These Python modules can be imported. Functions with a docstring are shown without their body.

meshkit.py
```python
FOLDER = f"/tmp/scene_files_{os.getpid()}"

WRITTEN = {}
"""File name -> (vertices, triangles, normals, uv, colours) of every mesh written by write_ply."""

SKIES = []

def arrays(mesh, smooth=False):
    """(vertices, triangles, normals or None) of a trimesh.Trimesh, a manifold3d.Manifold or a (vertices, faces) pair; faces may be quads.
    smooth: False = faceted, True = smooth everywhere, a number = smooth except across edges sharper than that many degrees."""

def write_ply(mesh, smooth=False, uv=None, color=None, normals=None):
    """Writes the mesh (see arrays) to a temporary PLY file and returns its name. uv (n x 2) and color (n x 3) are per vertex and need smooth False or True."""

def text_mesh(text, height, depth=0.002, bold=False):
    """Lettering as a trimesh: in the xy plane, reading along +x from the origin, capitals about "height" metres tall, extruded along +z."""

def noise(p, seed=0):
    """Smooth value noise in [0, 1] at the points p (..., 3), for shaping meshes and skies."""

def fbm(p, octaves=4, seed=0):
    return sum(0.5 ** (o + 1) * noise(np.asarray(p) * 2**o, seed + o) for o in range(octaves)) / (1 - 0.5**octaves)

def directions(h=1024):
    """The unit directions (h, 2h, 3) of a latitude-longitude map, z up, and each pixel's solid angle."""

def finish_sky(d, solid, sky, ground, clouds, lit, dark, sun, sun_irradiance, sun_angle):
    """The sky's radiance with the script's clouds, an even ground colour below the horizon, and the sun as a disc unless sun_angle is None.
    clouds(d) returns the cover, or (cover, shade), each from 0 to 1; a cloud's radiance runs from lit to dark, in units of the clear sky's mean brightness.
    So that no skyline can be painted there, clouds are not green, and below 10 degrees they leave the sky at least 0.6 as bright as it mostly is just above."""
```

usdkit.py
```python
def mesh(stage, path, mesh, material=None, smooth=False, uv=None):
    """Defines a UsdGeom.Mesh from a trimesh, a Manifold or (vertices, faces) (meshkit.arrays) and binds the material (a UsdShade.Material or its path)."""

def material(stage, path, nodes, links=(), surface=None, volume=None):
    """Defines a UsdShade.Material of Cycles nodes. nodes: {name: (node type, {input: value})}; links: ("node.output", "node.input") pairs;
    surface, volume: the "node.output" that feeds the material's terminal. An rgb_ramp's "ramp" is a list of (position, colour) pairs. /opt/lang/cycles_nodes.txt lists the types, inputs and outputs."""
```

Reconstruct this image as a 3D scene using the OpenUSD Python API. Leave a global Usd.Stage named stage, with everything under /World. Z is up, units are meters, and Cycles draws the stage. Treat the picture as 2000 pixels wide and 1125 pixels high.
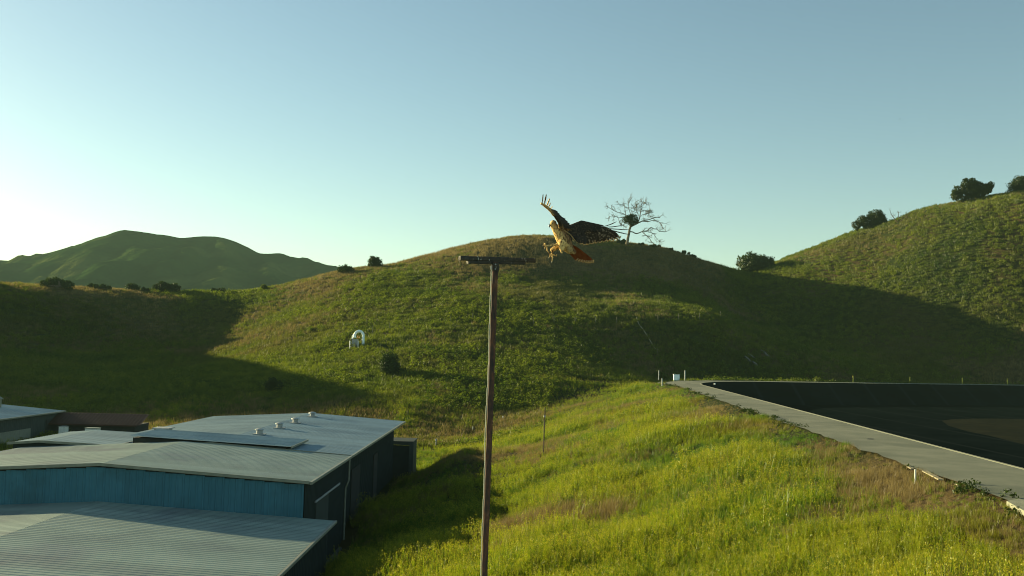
import math, random
import numpy as np, trimesh, usdkit, meshkit
from scipy.interpolate import RBFInterpolator
from scipy.ndimage import gaussian_filter
from shapely.geometry import Polygon, LineString
import shapely
from pxr import Gf, Sdf, Usd, UsdGeom, UsdLux, UsdShade, Vt

stage = Usd.Stage.CreateInMemory()
UsdGeom.SetStageUpAxis(stage, 'Z'); UsdGeom.SetStageMetersPerUnit(stage, 1.0)
UsdGeom.Xform.Define(stage, '/World'); UsdGeom.Scope.Define(stage, '/World/Looks')
stage.SetDefaultPrim(stage.GetPrimAtPath('/World'))

# ------------------------------------------------------------------ camera, sky, sun, exposure
F, EYE = 1921.0, np.array([0.0, 0.0, 9.5])
PITCH, ROLL = math.radians(3.8), math.radians(1.45)
SUN_AZ, SUN_EL = math.radians(-60), math.radians(12.5)      # azimuth measured from +y towards +x
SKY_STRENGTH, SUN_INTENSITY, EXPOSURE = 0.053, 1.25, 1.68
HAZE = 0.00006
R0, U0, FW = np.array([1., 0, 0]), np.array([0, -math.sin(PITCH), math.cos(PITCH)]), np.array([0, math.cos(PITCH), math.sin(PITCH)])
RC, UC = math.cos(ROLL) * R0 + math.sin(ROLL) * U0, -math.sin(ROLL) * R0 + math.cos(ROLL) * U0
cam = UsdGeom.Camera.Define(stage, '/World/camera')
M = np.eye(4); M[0, :3], M[1, :3], M[2, :3], M[3, :3] = RC, UC, -FW, EYE
cam.AddTransformOp().Set(Gf.Matrix4d(M.tolist()))
cam.CreateHorizontalApertureAttr(36.0); cam.CreateVerticalApertureAttr(20.25)
cam.CreateFocalLengthAttr(36.0 * F / 2000); cam.CreateFStopAttr(0.0); cam.CreateFocusDistanceAttr(8.0)
cam.CreateClippingRangeAttr((0.1, 20000.0)); cam.CreateExposureAttr(EXPOSURE)

SUN_DIR = np.array([math.sin(SUN_AZ) * math.cos(SUN_EL), math.cos(SUN_AZ) * math.cos(SUN_EL), math.sin(SUN_EL)])
sky_mat = usdkit.material(stage, '/World/Looks/sky', {
    'sky': ('sky_texture', {'sky_type': 'single_scattering', 'sun_disc': False, 'sun_elevation': SUN_EL, 'sun_rotation': SUN_AZ,
                            'altitude': 300.0, 'air_density': 1.0, 'aerosol_density': 0.6, 'ozone_density': 1.0}),
    'tint': ('mix', {'mix_type': 'multiply', 'fac': 1.0, 'color2': (0.92, 1.01, 0.90)}),
    'bg': ('background_shader', {'strength': SKY_STRENGTH})},
    [('sky.color', 'tint.color1'), ('tint.color', 'bg.color')], surface='bg.background')
dome = UsdLux.DomeLight.Define(stage, '/World/sky')
UsdShade.MaterialBindingAPI.Apply(dome.GetPrim()).Bind(sky_mat)
sun = UsdLux.DistantLight.Define(stage, '/World/sun')
sun.CreateIntensityAttr(SUN_INTENSITY); sun.CreateAngleAttr(0.55); sun.CreateColorAttr(Gf.Vec3f(1.0, 0.86, 0.5)); sun.CreateNormalizeAttr(True)
zx = SUN_DIR; xx = np.cross([0, 0, 1], zx); xx /= np.linalg.norm(xx); yx = np.cross(zx, xx)
SM = np.eye(4); SM[0, :3], SM[1, :3], SM[2, :3] = xx, yx, zx
sun.AddTransformOp().Set(Gf.Matrix4d(SM.tolist()))


# ------------------------------------------------------------------ helpers
def ray(px, py):
    return FW + (px - 1000) / F * RC - (py - 562.5) / F * UC
def at(px, py, depth):
    """the world point seen at a place of the photograph (2000 wide), DEPTH metres ahead"""
    d = ray(px, py); return EYE + d * (depth / d[1])
def on_level(px, py, z):
    d = ray(px, py); return EYE + d * ((z - EYE[2]) / d[2])

rng = np.random.default_rng(7)
taken, tone = {}, np.random.default_rng(31)
def path_for(name, parent):
    base = f'{parent}/{name}'; n = taken.get(base, 0); taken[base] = n + 1
    return base if n == 0 else f'{base}_{n:03d}'
def tag(p, label=None, cat=None, group=None, kind=None):
    for k, v in (('label', label), ('category', cat), ('group', group), ('kind', kind)):
        if v: p.SetCustomDataByKey(k, v)
    return p
def thing(name, label, cat, group=None, loc=(0, 0, 0)):
    x = UsdGeom.Xform.Define(stage, path_for(name, '/World'))
    if tuple(loc) != (0, 0, 0): x.AddTranslateOp().Set(Gf.Vec3d(*map(float, loc)))
    return tag(x.GetPrim(), label, cat, group)
def part(name, mesh, mat, parent=None, smooth=False, label=None):
    if isinstance(mat, list): mat = mat[int(tone.integers(len(mat)))]
    p = usdkit.mesh(stage, path_for(name, str(parent.GetPath()) if parent else '/World'), mesh, mat, smooth=smooth).GetPrim()
    if label: tag(p, label)
    return p
def struct(name, mesh, mat, smooth=False, parent=None, kind='structure'):
    p = part(name, mesh, mat, parent, smooth); 
    if parent is None: tag(p, kind=kind)
    return p
def cat(ms):
    ms = [m if isinstance(m, trimesh.Trimesh) else trimesh.Trimesh(*m, process=False) for m in ms]
    return trimesh.util.concatenate(ms)
def box(x0, x1, y0, y1, z0, z1):
    m = trimesh.creation.box((x1 - x0, y1 - y0, z1 - z0)); m.apply_translation(((x0 + x1) / 2, (y0 + y1) / 2, (z0 + z1) / 2)); return m
def cbox(a, b, w, h, up=(0, 0, 1), bevel=0.12):
    """a bar with chamfered edges from a to b, w wide and h tall"""
    a, b = np.asarray(a, float), np.asarray(b, float); d = b - a; L = np.linalg.norm(d); d /= L
    s = np.cross(d, up); s /= np.linalg.norm(s); u = np.cross(s, d); c = bevel * min(w, h)
    ring = [(w/2, h/2 - c), (w/2 - c, h/2), (-w/2 + c, h/2), (-w/2, h/2 - c), (-w/2, -h/2 + c), (-w/2 + c, -h/2), (w/2 - c, -h/2), (w/2, -h/2 + c)]
    v = [a + s * p + u * q for p, q in ring] + [b + s * p + u * q for p, q in ring]
    f = []
    for i in range(8):
        j = (i + 1) % 8; f += [(i, i + 8, j), (j, i + 8, j + 8)]
    for i in range(1, 7): f += [(0, i, i + 1), (8, 8 + i + 1, 8 + i)]
    m = trimesh.Trimesh(v, f, process=False); m.fix_normals(); return m
def tube(pts, radii, n=6, cap=True):
    pts = np.asarray(pts, float); r = np.broadcast_to(np.asarray(radii, float), len(pts))
    t = np.gradient(pts, axis=0); t /= np.maximum(np.linalg.norm(t, axis=1, keepdims=True), 1e-9)
    ref = np.array([0.31, 0.77, 0.55]) if abs(t[0] @ [0, 0, 1]) > 0.8 else np.array([0., 0, 1])
    V = []
    for p, tt, rr in zip(pts, t, r):
        a = np.cross(tt, ref); a /= max(np.linalg.norm(a), 1e-9); b = np.cross(tt, a)
        for k in range(n):
            w = 2 * math.pi * k / n; V.append(p + rr * (math.cos(w) * a + math.sin(w) * b))
    Fc = []
    for i in range(len(pts) - 1):
        for k in range(n):
            q, s_ = i * n + k, i * n + (k + 1) % n
            Fc += [(q, s_, q + n), (s_, s_ + n, q + n)]
    if cap:
        V += [pts[0], pts[-1]]; c0, c1 = len(V) - 2, len(V) - 1; e = (len(pts) - 1) * n
        for k in range(n): Fc += [(c0, (k + 1) % n, k), (c1, e + k, e + (k + 1) % n)]
    return trimesh.Trimesh(np.array(V), np.array(Fc), process=False)
def spline(pts, n):
    pts = np.asarray(pts, float); L = np.r_[0, np.cumsum(np.linalg.norm(np.diff(pts, axis=0), axis=1))]
    from scipy.interpolate import CubicSpline, PchipInterpolator
    return PchipInterpolator(L, pts)(np.linspace(0, L[-1], n))
def mat(name, nodes, links, surface='p.BSDF'):
    return usdkit.material(stage, '/World/Looks/' + name, nodes, links, surface=surface)
def noisy(name, c1, c2, scale=1.0, rough=0.8, spec=0.3, detail=6, metal=0.0, bump=0.0, bscale=None, c3=None, s3=0.2, coords='geometry.position', lo=0.35, hi=0.65):
    """two colours mingled by noise, a third in larger patches, with a fine relief"""
    n = {'g': ('geometry', {}), 't': ('texture_coordinate', {}), 'n': ('noise_texture', {'scale': scale, 'detail': detail, 'roughness': 0.6}), 'r': ('rgb_ramp', {'ramp': [(lo, c1), (hi, c2)]}),
         'p': ('principled_bsdf', {'roughness': rough, 'specular_ior_level': spec, 'metallic': metal})}
    src = 'g.position' if coords.startswith('geo') else 't.object'
    l = [(src, 'n.vector'), ('n.fac', 'r.fac')]; out = 'r.color'
    if c3 is not None:
        n['n3'] = ('noise_texture', {'scale': s3, 'detail': 4, 'roughness': 0.55}); n['r3'] = ('rgb_ramp', {'ramp': [(0.48, (0, 0, 0)), (0.62, (1, 1, 1))]})
        n['m3'] = ('mix', {'color2': c3}); l += [(src, 'n3.vector'), ('n3.fac', 'r3.fac'), ('r3.color', 'm3.fac'), (out, 'm3.color1')]; out = 'm3.color'
    l.append((out, 'p.base_color'))
    if bump:
        n['bn'] = ('noise_texture', {'scale': bscale or scale * 4, 'detail': 5, 'roughness': 0.65}); n['b'] = ('bump', {'strength': 0.8, 'distance': bump})
        l += [(src, 'bn.vector'), ('bn.fac', 'b.height'), ('b.normal', 'p.normal')]
    return mat(name, n, l)
def leafy(name, c1, c2, patch=0.15, trans=0.35, tcol=(1.3, 1.35, 0.7), fine=1.7, c3=None, p3=0.05):
    """leaves and blades: colour varies in patches of the ground and from plant to plant; some light passes through"""
    n = {'g': ('geometry', {}), 'n': ('noise_texture', {'scale': patch, 'detail': 4, 'roughness': 0.6}), 'n2': ('noise_texture', {'scale': fine, 'detail': 2}),
         'a': ('math', {'math_type': 'add'}), 'h': ('math', {'math_type': 'multiply', 'value2': 0.5}), 'r': ('rgb_ramp', {'ramp': [(0.36, c1), (0.64, c2)]}),
         'd': ('diffuse_bsdf', {}), 'tc': ('mix', {'mix_type': 'multiply', 'fac': 1.0, 'color2': tcol}), 't': ('translucent_bsdf', {}), 'mx': ('mix_closure', {'fac': trans}),
         'gl': ('glossy_bsdf', {'roughness': 0.45, 'color': (1, 1, 1)}), 'mg': ('mix_closure', {'fac': 0.015})}
    l = [('g.position', 'n.vector'), ('g.position', 'n2.vector'), ('n.fac', 'a.value1'), ('n2.fac', 'a.value2'), ('a.value', 'h.value1'), ('h.value', 'r.fac')]
    out = 'r.color'
    if c3 is not None:
        n['n3'] = ('noise_texture', {'scale': p3, 'detail': 4}); n['r3'] = ('rgb_ramp', {'ramp': [(0.46, (0, 0, 0)), (0.6, (1, 1, 1))]}); n['m3'] = ('mix', {'color2': c3})
        l += [('g.position', 'n3.vector'), ('n3.fac', 'r3.fac'), ('r3.color', 'm3.fac'), (out, 'm3.color1')]; out = 'm3.color'
    l += [(out, 'd.color'), (out, 'tc.color1'), ('tc.color', 't.color'), ('d.BSDF', 'mx.closure1'), ('t.BSDF', 'mx.closure2'), ('mx.closure', 'mg.closure1'), ('gl.BSDF', 'mg.closure2')]
    return mat(name, n, l, 'mg.closure')

GROUND = noisy('ground_soil', (0.012, 0.02, 0.004), (0.026, 0.03, 0.007), 0.35, 0.95, 0.05, c3=(0.06, 0.042, 0.018), s3=0.035, bump=0.25, bscale=2.0)
PAVE = noisy('asphalt_pavement', (0.10, 0.11, 0.075), (0.145, 0.15, 0.105), 0.6, 0.9, 0.25, c3=(0.085, 0.095, 0.065), s3=0.22, bump=0.01, bscale=30)
CONC = noisy('pale_concrete', (0.16, 0.165, 0.11), (0.21, 0.21, 0.15), 3, 0.85, 0.3, bump=0.01, bscale=25)
LINER = mat('dark_liner', {'g': ('geometry', {}), 'n': ('noise_texture', {'scale': 0.15, 'detail': 6, 'roughness': 0.65}), 'r': ('rgb_ramp', {'ramp': [(0.38, (0.0022, 0.0045, 0.0055)), (0.62, (0.0045, 0.0075, 0.0085))]}), 'w': ('wave_texture', {'wave_type': 'bands', 'bands_direction': 'x', 'scale': 0.045, 'distortion': 0.15}), 'wr': ('rgb_ramp', {'ramp': [(0.975, (0, 0, 0)), (0.995, (1, 1, 1))]}), 'wm': ('mix', {'color2': (0.0075, 0.0105, 0.0115)}), 'd': ('diffuse_bsdf', {})},
    [('g.position', 'n.vector'), ('n.fac', 'r.fac'), ('g.position', 'w.vector'), ('w.fac', 'wr.fac'), ('wr.color', 'wm.fac'), ('r.color', 'wm.color1'), ('wm.color', 'd.color')], 'd.BSDF')
CHAP = noisy('chaparral', (0.006, 0.018, 0.006), (0.018, 0.036, 0.010), 0.03, 1.0, 0.0, c3=(0.045, 0.055, 0.016), s3=0.012, bump=6.0, bscale=0.06)
ROOF_PALE = [noisy(f'weathered_pale_roof_metal_{k}', (0.15 * q, 0.20 * q, 0.18 * q), (0.18 * q, 0.228 * q, 0.205 * q), 0.7, 0.65, 0.15, c3=(0.13 * q, 0.172 * q * (1 - 0.03 * k), 0.16 * q), s3=0.25, bump=0.006, bscale=1.5) for k, q in enumerate((1.0, 0.95, 1.05, 0.91))]
ROOF_BLUE = [noisy(f'weathered_blue_grey_roof_metal_{k}', (0.145 * q, 0.21 * q, 0.235 * q), (0.17 * q, 0.24 * q, 0.265 * q), 0.7, 0.65, 0.15, c3=(0.12 * q, 0.18 * q, 0.21 * q), s3=0.25, bump=0.006, bscale=1.5) for k, q in enumerate((1.0, 0.95, 1.05, 0.91))]
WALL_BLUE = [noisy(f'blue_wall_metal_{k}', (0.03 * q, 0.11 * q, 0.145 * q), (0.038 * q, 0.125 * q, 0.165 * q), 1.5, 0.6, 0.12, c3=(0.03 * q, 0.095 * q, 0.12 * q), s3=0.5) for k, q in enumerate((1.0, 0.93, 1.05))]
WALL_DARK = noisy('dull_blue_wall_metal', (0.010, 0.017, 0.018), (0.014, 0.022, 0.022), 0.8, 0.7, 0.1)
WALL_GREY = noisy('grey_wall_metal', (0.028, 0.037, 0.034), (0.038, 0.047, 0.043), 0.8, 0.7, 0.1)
TRIM = noisy('pale_trim', (0.12, 0.125, 0.09), (0.16, 0.16, 0.12), 3, 0.5, 0.4)
DARK = noisy('dark_opening', (0.012, 0.014, 0.014), (0.02, 0.022, 0.02), 3, 0.8, 0.2)
RED_ROOF = noisy('rust_red_roof', (0.035, 0.014, 0.010), (0.05, 0.02, 0.015), 1.5, 0.8, 0.2)
WHITE = noisy('white_paint', (0.40, 0.41, 0.36), (0.52, 0.52, 0.46), 6, 0.5, 0.4)
PIPEW = noisy('pale_blue_paint', (0.50, 0.60, 0.60), (0.62, 0.70, 0.69), 3, 0.4, 0.5)
STEEL = noisy('grey_steel', (0.16, 0.17, 0.17), (0.24, 0.25, 0.24), 5, 0.5, 0.5)
YELLOW = noisy('yellow_paint', (0.42, 0.33, 0.03), (0.55, 0.44, 0.05), 5, 0.5, 0.4)
WOODP = noisy('pale_weathered_wood', (0.20, 0.175, 0.11), (0.32, 0.28, 0.18), 5, 0.85, 0.2)
POSTW = noisy('grey_fence_wood', (0.12, 0.11, 0.07), (0.18, 0.165, 0.11), 5, 0.9, 0.1)
ROCK = noisy('pale_rock', (0.07, 0.07, 0.06), (0.13, 0.125, 0.11), 2, 0.9, 0.2, bump=0.05, bscale=6)
BARK = noisy('bark', (0.06, 0.045, 0.03), (0.11, 0.085, 0.06), 4, 0.95, 0.1, bump=0.03, bscale=12)
DEADW = noisy('bleached_dead_wood', (0.07, 0.058, 0.04), (0.16, 0.14, 0.10), 1.2, 0.9, 0.15, bump=0.03, bscale=6)
OAK = leafy('oak_leaves', (0.011, 0.021, 0.005), (0.030, 0.048, 0.010), 0.6, 0.25, fine=4)
SCRUB = leafy('scrub_leaves', (0.018, 0.034, 0.006), (0.035, 0.055, 0.009), 0.6, 0.2, fine=4)
PALEB = leafy('pale_bush_leaves', (0.045, 0.065, 0.008), (0.07, 0.09, 0.012), 0.6, 0.3, fine=4)
GRASS = leafy('green_grass_blades', (0.035, 0.085, 0.005), (0.11, 0.16, 0.008), 0.12, 0.45, c3=(0.13, 0.115, 0.014), p3=0.06)
MUST = leafy('mustard_stems', (0.05, 0.098, 0.006), (0.18, 0.205, 0.008), 0.15, 0.45)
FLOWER = leafy('yellow_flowers', (0.22, 0.22, 0.012), (0.34, 0.31, 0.02), 0.4, 0.4, tcol=(1.1, 1.1, 0.8))
DRY = leafy('dry_grass_blades', (0.10, 0.076, 0.028), (0.20, 0.16, 0.065), 0.12, 0.4, tcol=(1.2, 1.15, 0.9))
HSCRUB = leafy('hill_scrub_leaves', (0.035, 0.065, 0.006), (0.14, 0.16, 0.009), 0.1, 0.4)
HGRASS = leafy('hill_grass_blades', (0.026, 0.052, 0.004), (0.125, 0.145, 0.008), 0.035, 0.38, fine=0.35, c3=(0.085, 0.085, 0.016), p3=0.03)

# ------------------------------------------------------------------ terrain
PAD, DECK = -1.35, 6.0
def lvl(px, py): return on_level(px, py, DECK)[:2]
a, b, c = lvl(2000, 915), lvl(1745, 848), lvl(1500, 785)
dirn = (c - a) / np.linalg.norm(c - a)
left = np.array([-dirn[1], dirn[0]])
far_l, far_r = lvl(1500, 745.8), lvl(1990, 752.5)
fd = (far_r - far_l) / np.linalg.norm(far_r - far_l)
# inner rim of the basin: up the near side, round the corner, along the far side
corner = a + dirn * ((np.cross(far_l - a, fd)) / np.cross(dirn, fd))
start = corner - dirn * 24
def bez(p0, p1, p2, n): t = np.linspace(0, 1, n)[:, None]; return (1 - t) ** 2 * p0 + 2 * t * (1 - t) * p1 + t * t * p2
r1 = corner - dirn * 24; r2 = corner + fd * 15
rim = np.vstack([[a - dirn * s for s in np.linspace(95, 0, 20)], [a + (r1 - a) * t for t in np.linspace(0.015, 0.985, 70)], bez(r1, corner, r2, 14), [r2 + fd * s for s in np.linspace(2, 160, 60)]])
tg = np.gradient(rim, axis=0); tg /= np.linalg.norm(tg, axis=1, keepdims=True); nl = np.stack([-tg[:, 1], tg[:, 0]], 1)
w_road = np.interp(np.arange(len(rim)), [0, 84, 97, 110, len(rim)], [3.9, 3.9, 5.2, 4.6, 4.4])
outer = rim + nl * (w_road + np.random.default_rng(9).normal(0, 0.09, len(rim)))[:, None]
deck_poly = Polygon(np.vstack([outer, [outer[-1] + [0, -300], [outer[0][0] + 220, outer[0][1]]]])).buffer(0)
basin_poly = Polygon(np.vstack([rim, [rim[-1] + np.array([0, -1]) * 60, rim[-1] + np.array([-40, -200]), [rim[0][0] + 90, rim[0][1]]]])).buffer(0)

# heights of the hills, as points along their slopes and crests
HP = [(px, py, D) for px, py, D in [
    (-1000, 470, 200), (-700, 425, 205), (-400, 385, 222), (-200, 512, 230), (0, 549, 236), (100, 556, 240), (200, 562, 245), (330, 569, 250), (430, 569, 253),  # crest left of the frame, out of view, raised to shade the left slope
    (520, 562, 255), (585, 548, 255), (650, 532, 258), (700, 523, 262), (760, 518, 265), (850, 493, 270), (950, 469, 272), (1040, 460, 272), (1100, 463, 272), (1200, 472, 268), (1290, 483, 272), (1350, 500, 280), (1425, 524, 300),
    (-200, 680, 168), (0, 680, 190), (250, 690, 200), (420, 690, 200), (500, 660, 205), (692, 677, 178), (800, 632, 186), (900, 627, 188), (1000, 630, 189), (1200, 633, 191), (1400, 622, 196),
    (-200, 780, 140), (0, 792, 140), (250, 800, 136), (500, 803, 134), (700, 812, 130), (850, 812, 130), (1000, 803, 134), (1200, 772, 140), (1280, 745, 158),
    (1400, 734, 180), (1600, 736, 186), (1800, 740, 190), (2000, 745, 194), (2250, 752, 198),
    (1455, 532, 335), (1500, 640, 240), (1600, 690, 214), (1520, 511, 315), (1600, 480, 298), (1670, 452, 287), (1750, 427, 277), (1800, 408, 267), (1900, 388, 257), (2000, 372, 250), (2200, 345, 245), (2500, 310, 240),
    (1700, 600, 242), (1850, 600, 228), (2000, 600, 216), (1700, 520, 264), (1900, 480, 240), (2000, 480, 232), (2200, 480, 226), (2000, 680, 203), (1800, 690, 207), (2300, 640, 208),
    (1300, 580, 226), (1400, 600, 232), (1450, 575, 265), (1300, 525, 252), (1200, 550, 236), (1100, 520, 246), (1000, 540, 236), (850, 560, 226), (700, 590, 216), (600, 622, 208), (550, 590, 236), (400, 615, 238), (200, 615, 232), (480, 605, 240)]]
pts = [at(*h) for h in HP]
extra = [(at(px, py, D)[0] * s, D * s, at(px, py, D)[2] - dz) for px, py, D, s, dz in [
    (-200, 537, 230, 1.35, 12), (100, 556, 240, 1.35, 12), (330, 569, 250, 1.3, 10), (520, 562, 255, 1.3, 9), (650, 532, 258, 1.3, 14), (850, 493, 270, 1.28, 16), (1040, 460, 272, 1.28, 18), (1200, 472, 268, 1.3, 18), (1350, 500, 280, 1.3, 14),
    (1670, 452, 287, 1.3, 10), (1900, 388, 257, 1.35, 16), (2200, 345, 245, 1.4, 20),
    (-200, 537, 230, 1.8, 22), (330, 569, 250, 1.8, 18), (850, 493, 270, 1.7, 36), (1200, 472, 268, 1.7, 36), (1455, 532, 335, 1.4, 16), (1900, 388, 257, 1.8, 40)]]
flat = [(x, y, -7) for x in (-150, -90, -40, 0, 40, 90, 140) for y in (-40, 20, 70, 100) if not (y == 100 and abs(x) > 95)] + [(-190, 60, 0), (190, 60, 4)]
hp = np.array([*pts, *extra, *flat])
hill_f = RBFInterpolator(hp[:, :2] / 100, hp[:, 2], kernel='thin_plate_spline', smoothing=0.004)
inst_box = (-230, 270, -40, 480)
gx, gy = np.arange(-230, 271, 2.5), np.arange(-40, 481, 2.5)
gX, gY = np.meshgrid(gx, gy)
HG = hill_f(np.stack([gX.ravel(), gY.ravel()], 1) / 100).reshape(gX.shape)
from scipy.interpolate import RegularGridInterpolator
HI = RegularGridInterpolator((gy, gx), HG, bounds_error=False, fill_value=None)
def smax(a_, b_, k):
    h = np.clip(0.5 + 0.5 * (a_ - b_) / k, 0, 1); return b_ + (a_ - b_) * h + k * h * (1 - h)
shapely.prepare(deck_poly); shapely.prepare(basin_poly)
CORR_X, CORR = np.radians(np.linspace(-50, 50, 161)), np.zeros(161)
def height(x, y, fine=True):
    x, y = np.asarray(x, float), np.asarray(y, float); sh = x.shape; x, y = x.ravel(), y.ravel()
    xc, yc = np.clip(x, -230, 270), np.clip(y, -40, 480)
    out = np.hypot(x - xc, y - yc)
    h = HI(np.stack([yc, xc], 1)); rr_ = np.hypot(x, y); h = h - np.interp(np.arctan2(x, y), CORR_X, CORR) * rr_ * np.clip((rr_ - 165) / 65, 0, 1) ** 2; h = h * np.exp(-out / 220) + 1.0 * (1 - np.exp(-out / 220))
    P = shapely.points(x, y)
    d = shapely.distance(deck_poly, P)
    far = np.clip((out - 20) / 80, 0, 1)
    n1 = meshkit.fbm(np.stack([x * 0.06, y * 0.06, x * 0], 1), 3, 3) - 0.5
    n2 = meshkit.fbm(np.stack([x * 0.35, y * 0.35, x * 0 + 4], 1), 3, 5) - 0.5
    emb = np.maximum(DECK - 0.08 - np.maximum(d - 0.2, 0) / 3.4 + (n1 * 1.6 + n2 * 0.7) * np.clip(d / 6, 0, 1), PAD + n2 * 0.1)
    # a mound added beside the metal buildings so its grass catches the sun
    emb += 1.1 * np.exp(-((x + 3.6) / 2.6) ** 2 - ((y - 78) / 9) ** 2) * (d > 2)
    z = smax(emb, h - 0.45 + (n1 * 1.6 + n2 * 0.7) * np.clip((h - 3) / 10, 0, 1), 2.0 * np.clip(d / 10, 0.02, 1))
    z = np.where(d <= 0, np.maximum(np.minimum(z, DECK - 0.06), DECK - 0.06), z)
    ins = shapely.contains(basin_poly, P)
    z = np.where(ins, 0.5, z)
    return (z * (1 - far) + (0.5 + n1) * far).reshape(sh)
# the skyline of the hills: height above the eye, per metre of distance, that each bearing should show
SKYLINE = [(-1000, 470), (-700, 425), (-400, 385), (-200, 478), (-60, 540), (0, 553), (60, 556), (140, 561), (240, 567), (330, 571), (430, 571), (480, 568), (520, 563), (585, 550), (650, 533), (700, 524), (760, 519), (805, 507), (850, 495), (900, 482), (950, 471), (1000, 463), (1040, 460), (1100, 464), (1150, 468), (1200, 473), (1250, 478), (1290, 484), (1350, 502), (1400, 518), (1440, 530), (1460, 533), (1490, 522), (1520, 511), (1600, 480), (1670, 453), (1750, 429), (1800, 410), (1900, 389), (1950, 381), (2000, 373), (2200, 346)]
sk = np.array([ray(px, py) for px, py in SKYLINE]); sk_b = np.arctan2(sk[:, 0], sk[:, 1]); sk_e = sk[:, 2] / np.hypot(sk[:, 0], sk[:, 1])
for _ in range(4):
    rr0 = np.arange(150, 400, 2.0); BX, RR = np.meshgrid(CORR_X, rr0, indexing='ij')
    e_ = ((height(RR * np.sin(BX), RR * np.cos(BX)) - EYE[2]) / RR).max(1); err = e_ - np.interp(CORR_X, sk_b, sk_e)
    CORR = CORR + np.where((CORR_X > sk_b[0]) & (CORR_X < sk_b[-1]), err, np.where(CORR_X < 0, err[np.searchsorted(CORR_X, sk_b[0])], err[np.searchsorted(CORR_X, sk_b[-1]) - 1]))
def stretch(lo, hi, step, far_lo, far_hi, n):
    core = np.arange(lo, hi + 1e-6, step); g = np.geomspace(1, 1 + max(far_hi - hi, 1), n)[1:] - 1; k = np.geomspace(1, 1 + max(lo - far_lo, 1), n)[1:] - 1
    return np.r_[(lo - k)[::-1], core, hi + g]
xs = np.unique(np.r_[stretch(-12, 34, 0.6, -12, 34, 2), np.arange(-150, -12, 1.7), np.arange(34, 170, 1.7), 170 + np.geomspace(2, 1400, 40), -150 - np.geomspace(2, 1400, 40)])
ys = np.unique(np.r_[np.arange(-60, 22, 2.5), np.arange(22, 105, 0.7), np.arange(105, 330, 1.4), 330 + np.geomspace(2, 1250, 50)])
TX, TY = np.meshgrid(xs, ys); TZ = height(TX, TY)
def grid_mesh(X, Y, Z):
    ny, nx = X.shape; i = np.arange(ny * nx).reshape(ny, nx)
    f = np.stack([i[:-1, :-1], i[:-1, 1:], i[1:, 1:], i[1:, :-1]], -1).reshape(-1, 4)
    return np.stack([X, Y, Z], -1).reshape(-1, 3), f
struct('ground', grid_mesh(TX, TY, TZ), GROUND, smooth=True)
GI = RegularGridInterpolator((ys, xs), TZ, bounds_error=False, fill_value=None)
def gz(x, y): return GI(np.stack([np.asarray(y, float).ravel(), np.asarray(x, float).ravel()], 1)).reshape(np.shape(x))
def ground_hit(px, py, far=420):
    """where the line of sight through a place of the photograph meets the ground"""
    d = ray(px, py); t = np.linspace(20, far, 4000); p = EYE + d * (t / d[1])[:, None]
    k = np.nonzero(p[:, 2] < gz(p[:, 0], p[:, 1]))[0]
    return p[k[0]] if len(k) else p[-1]

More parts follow.
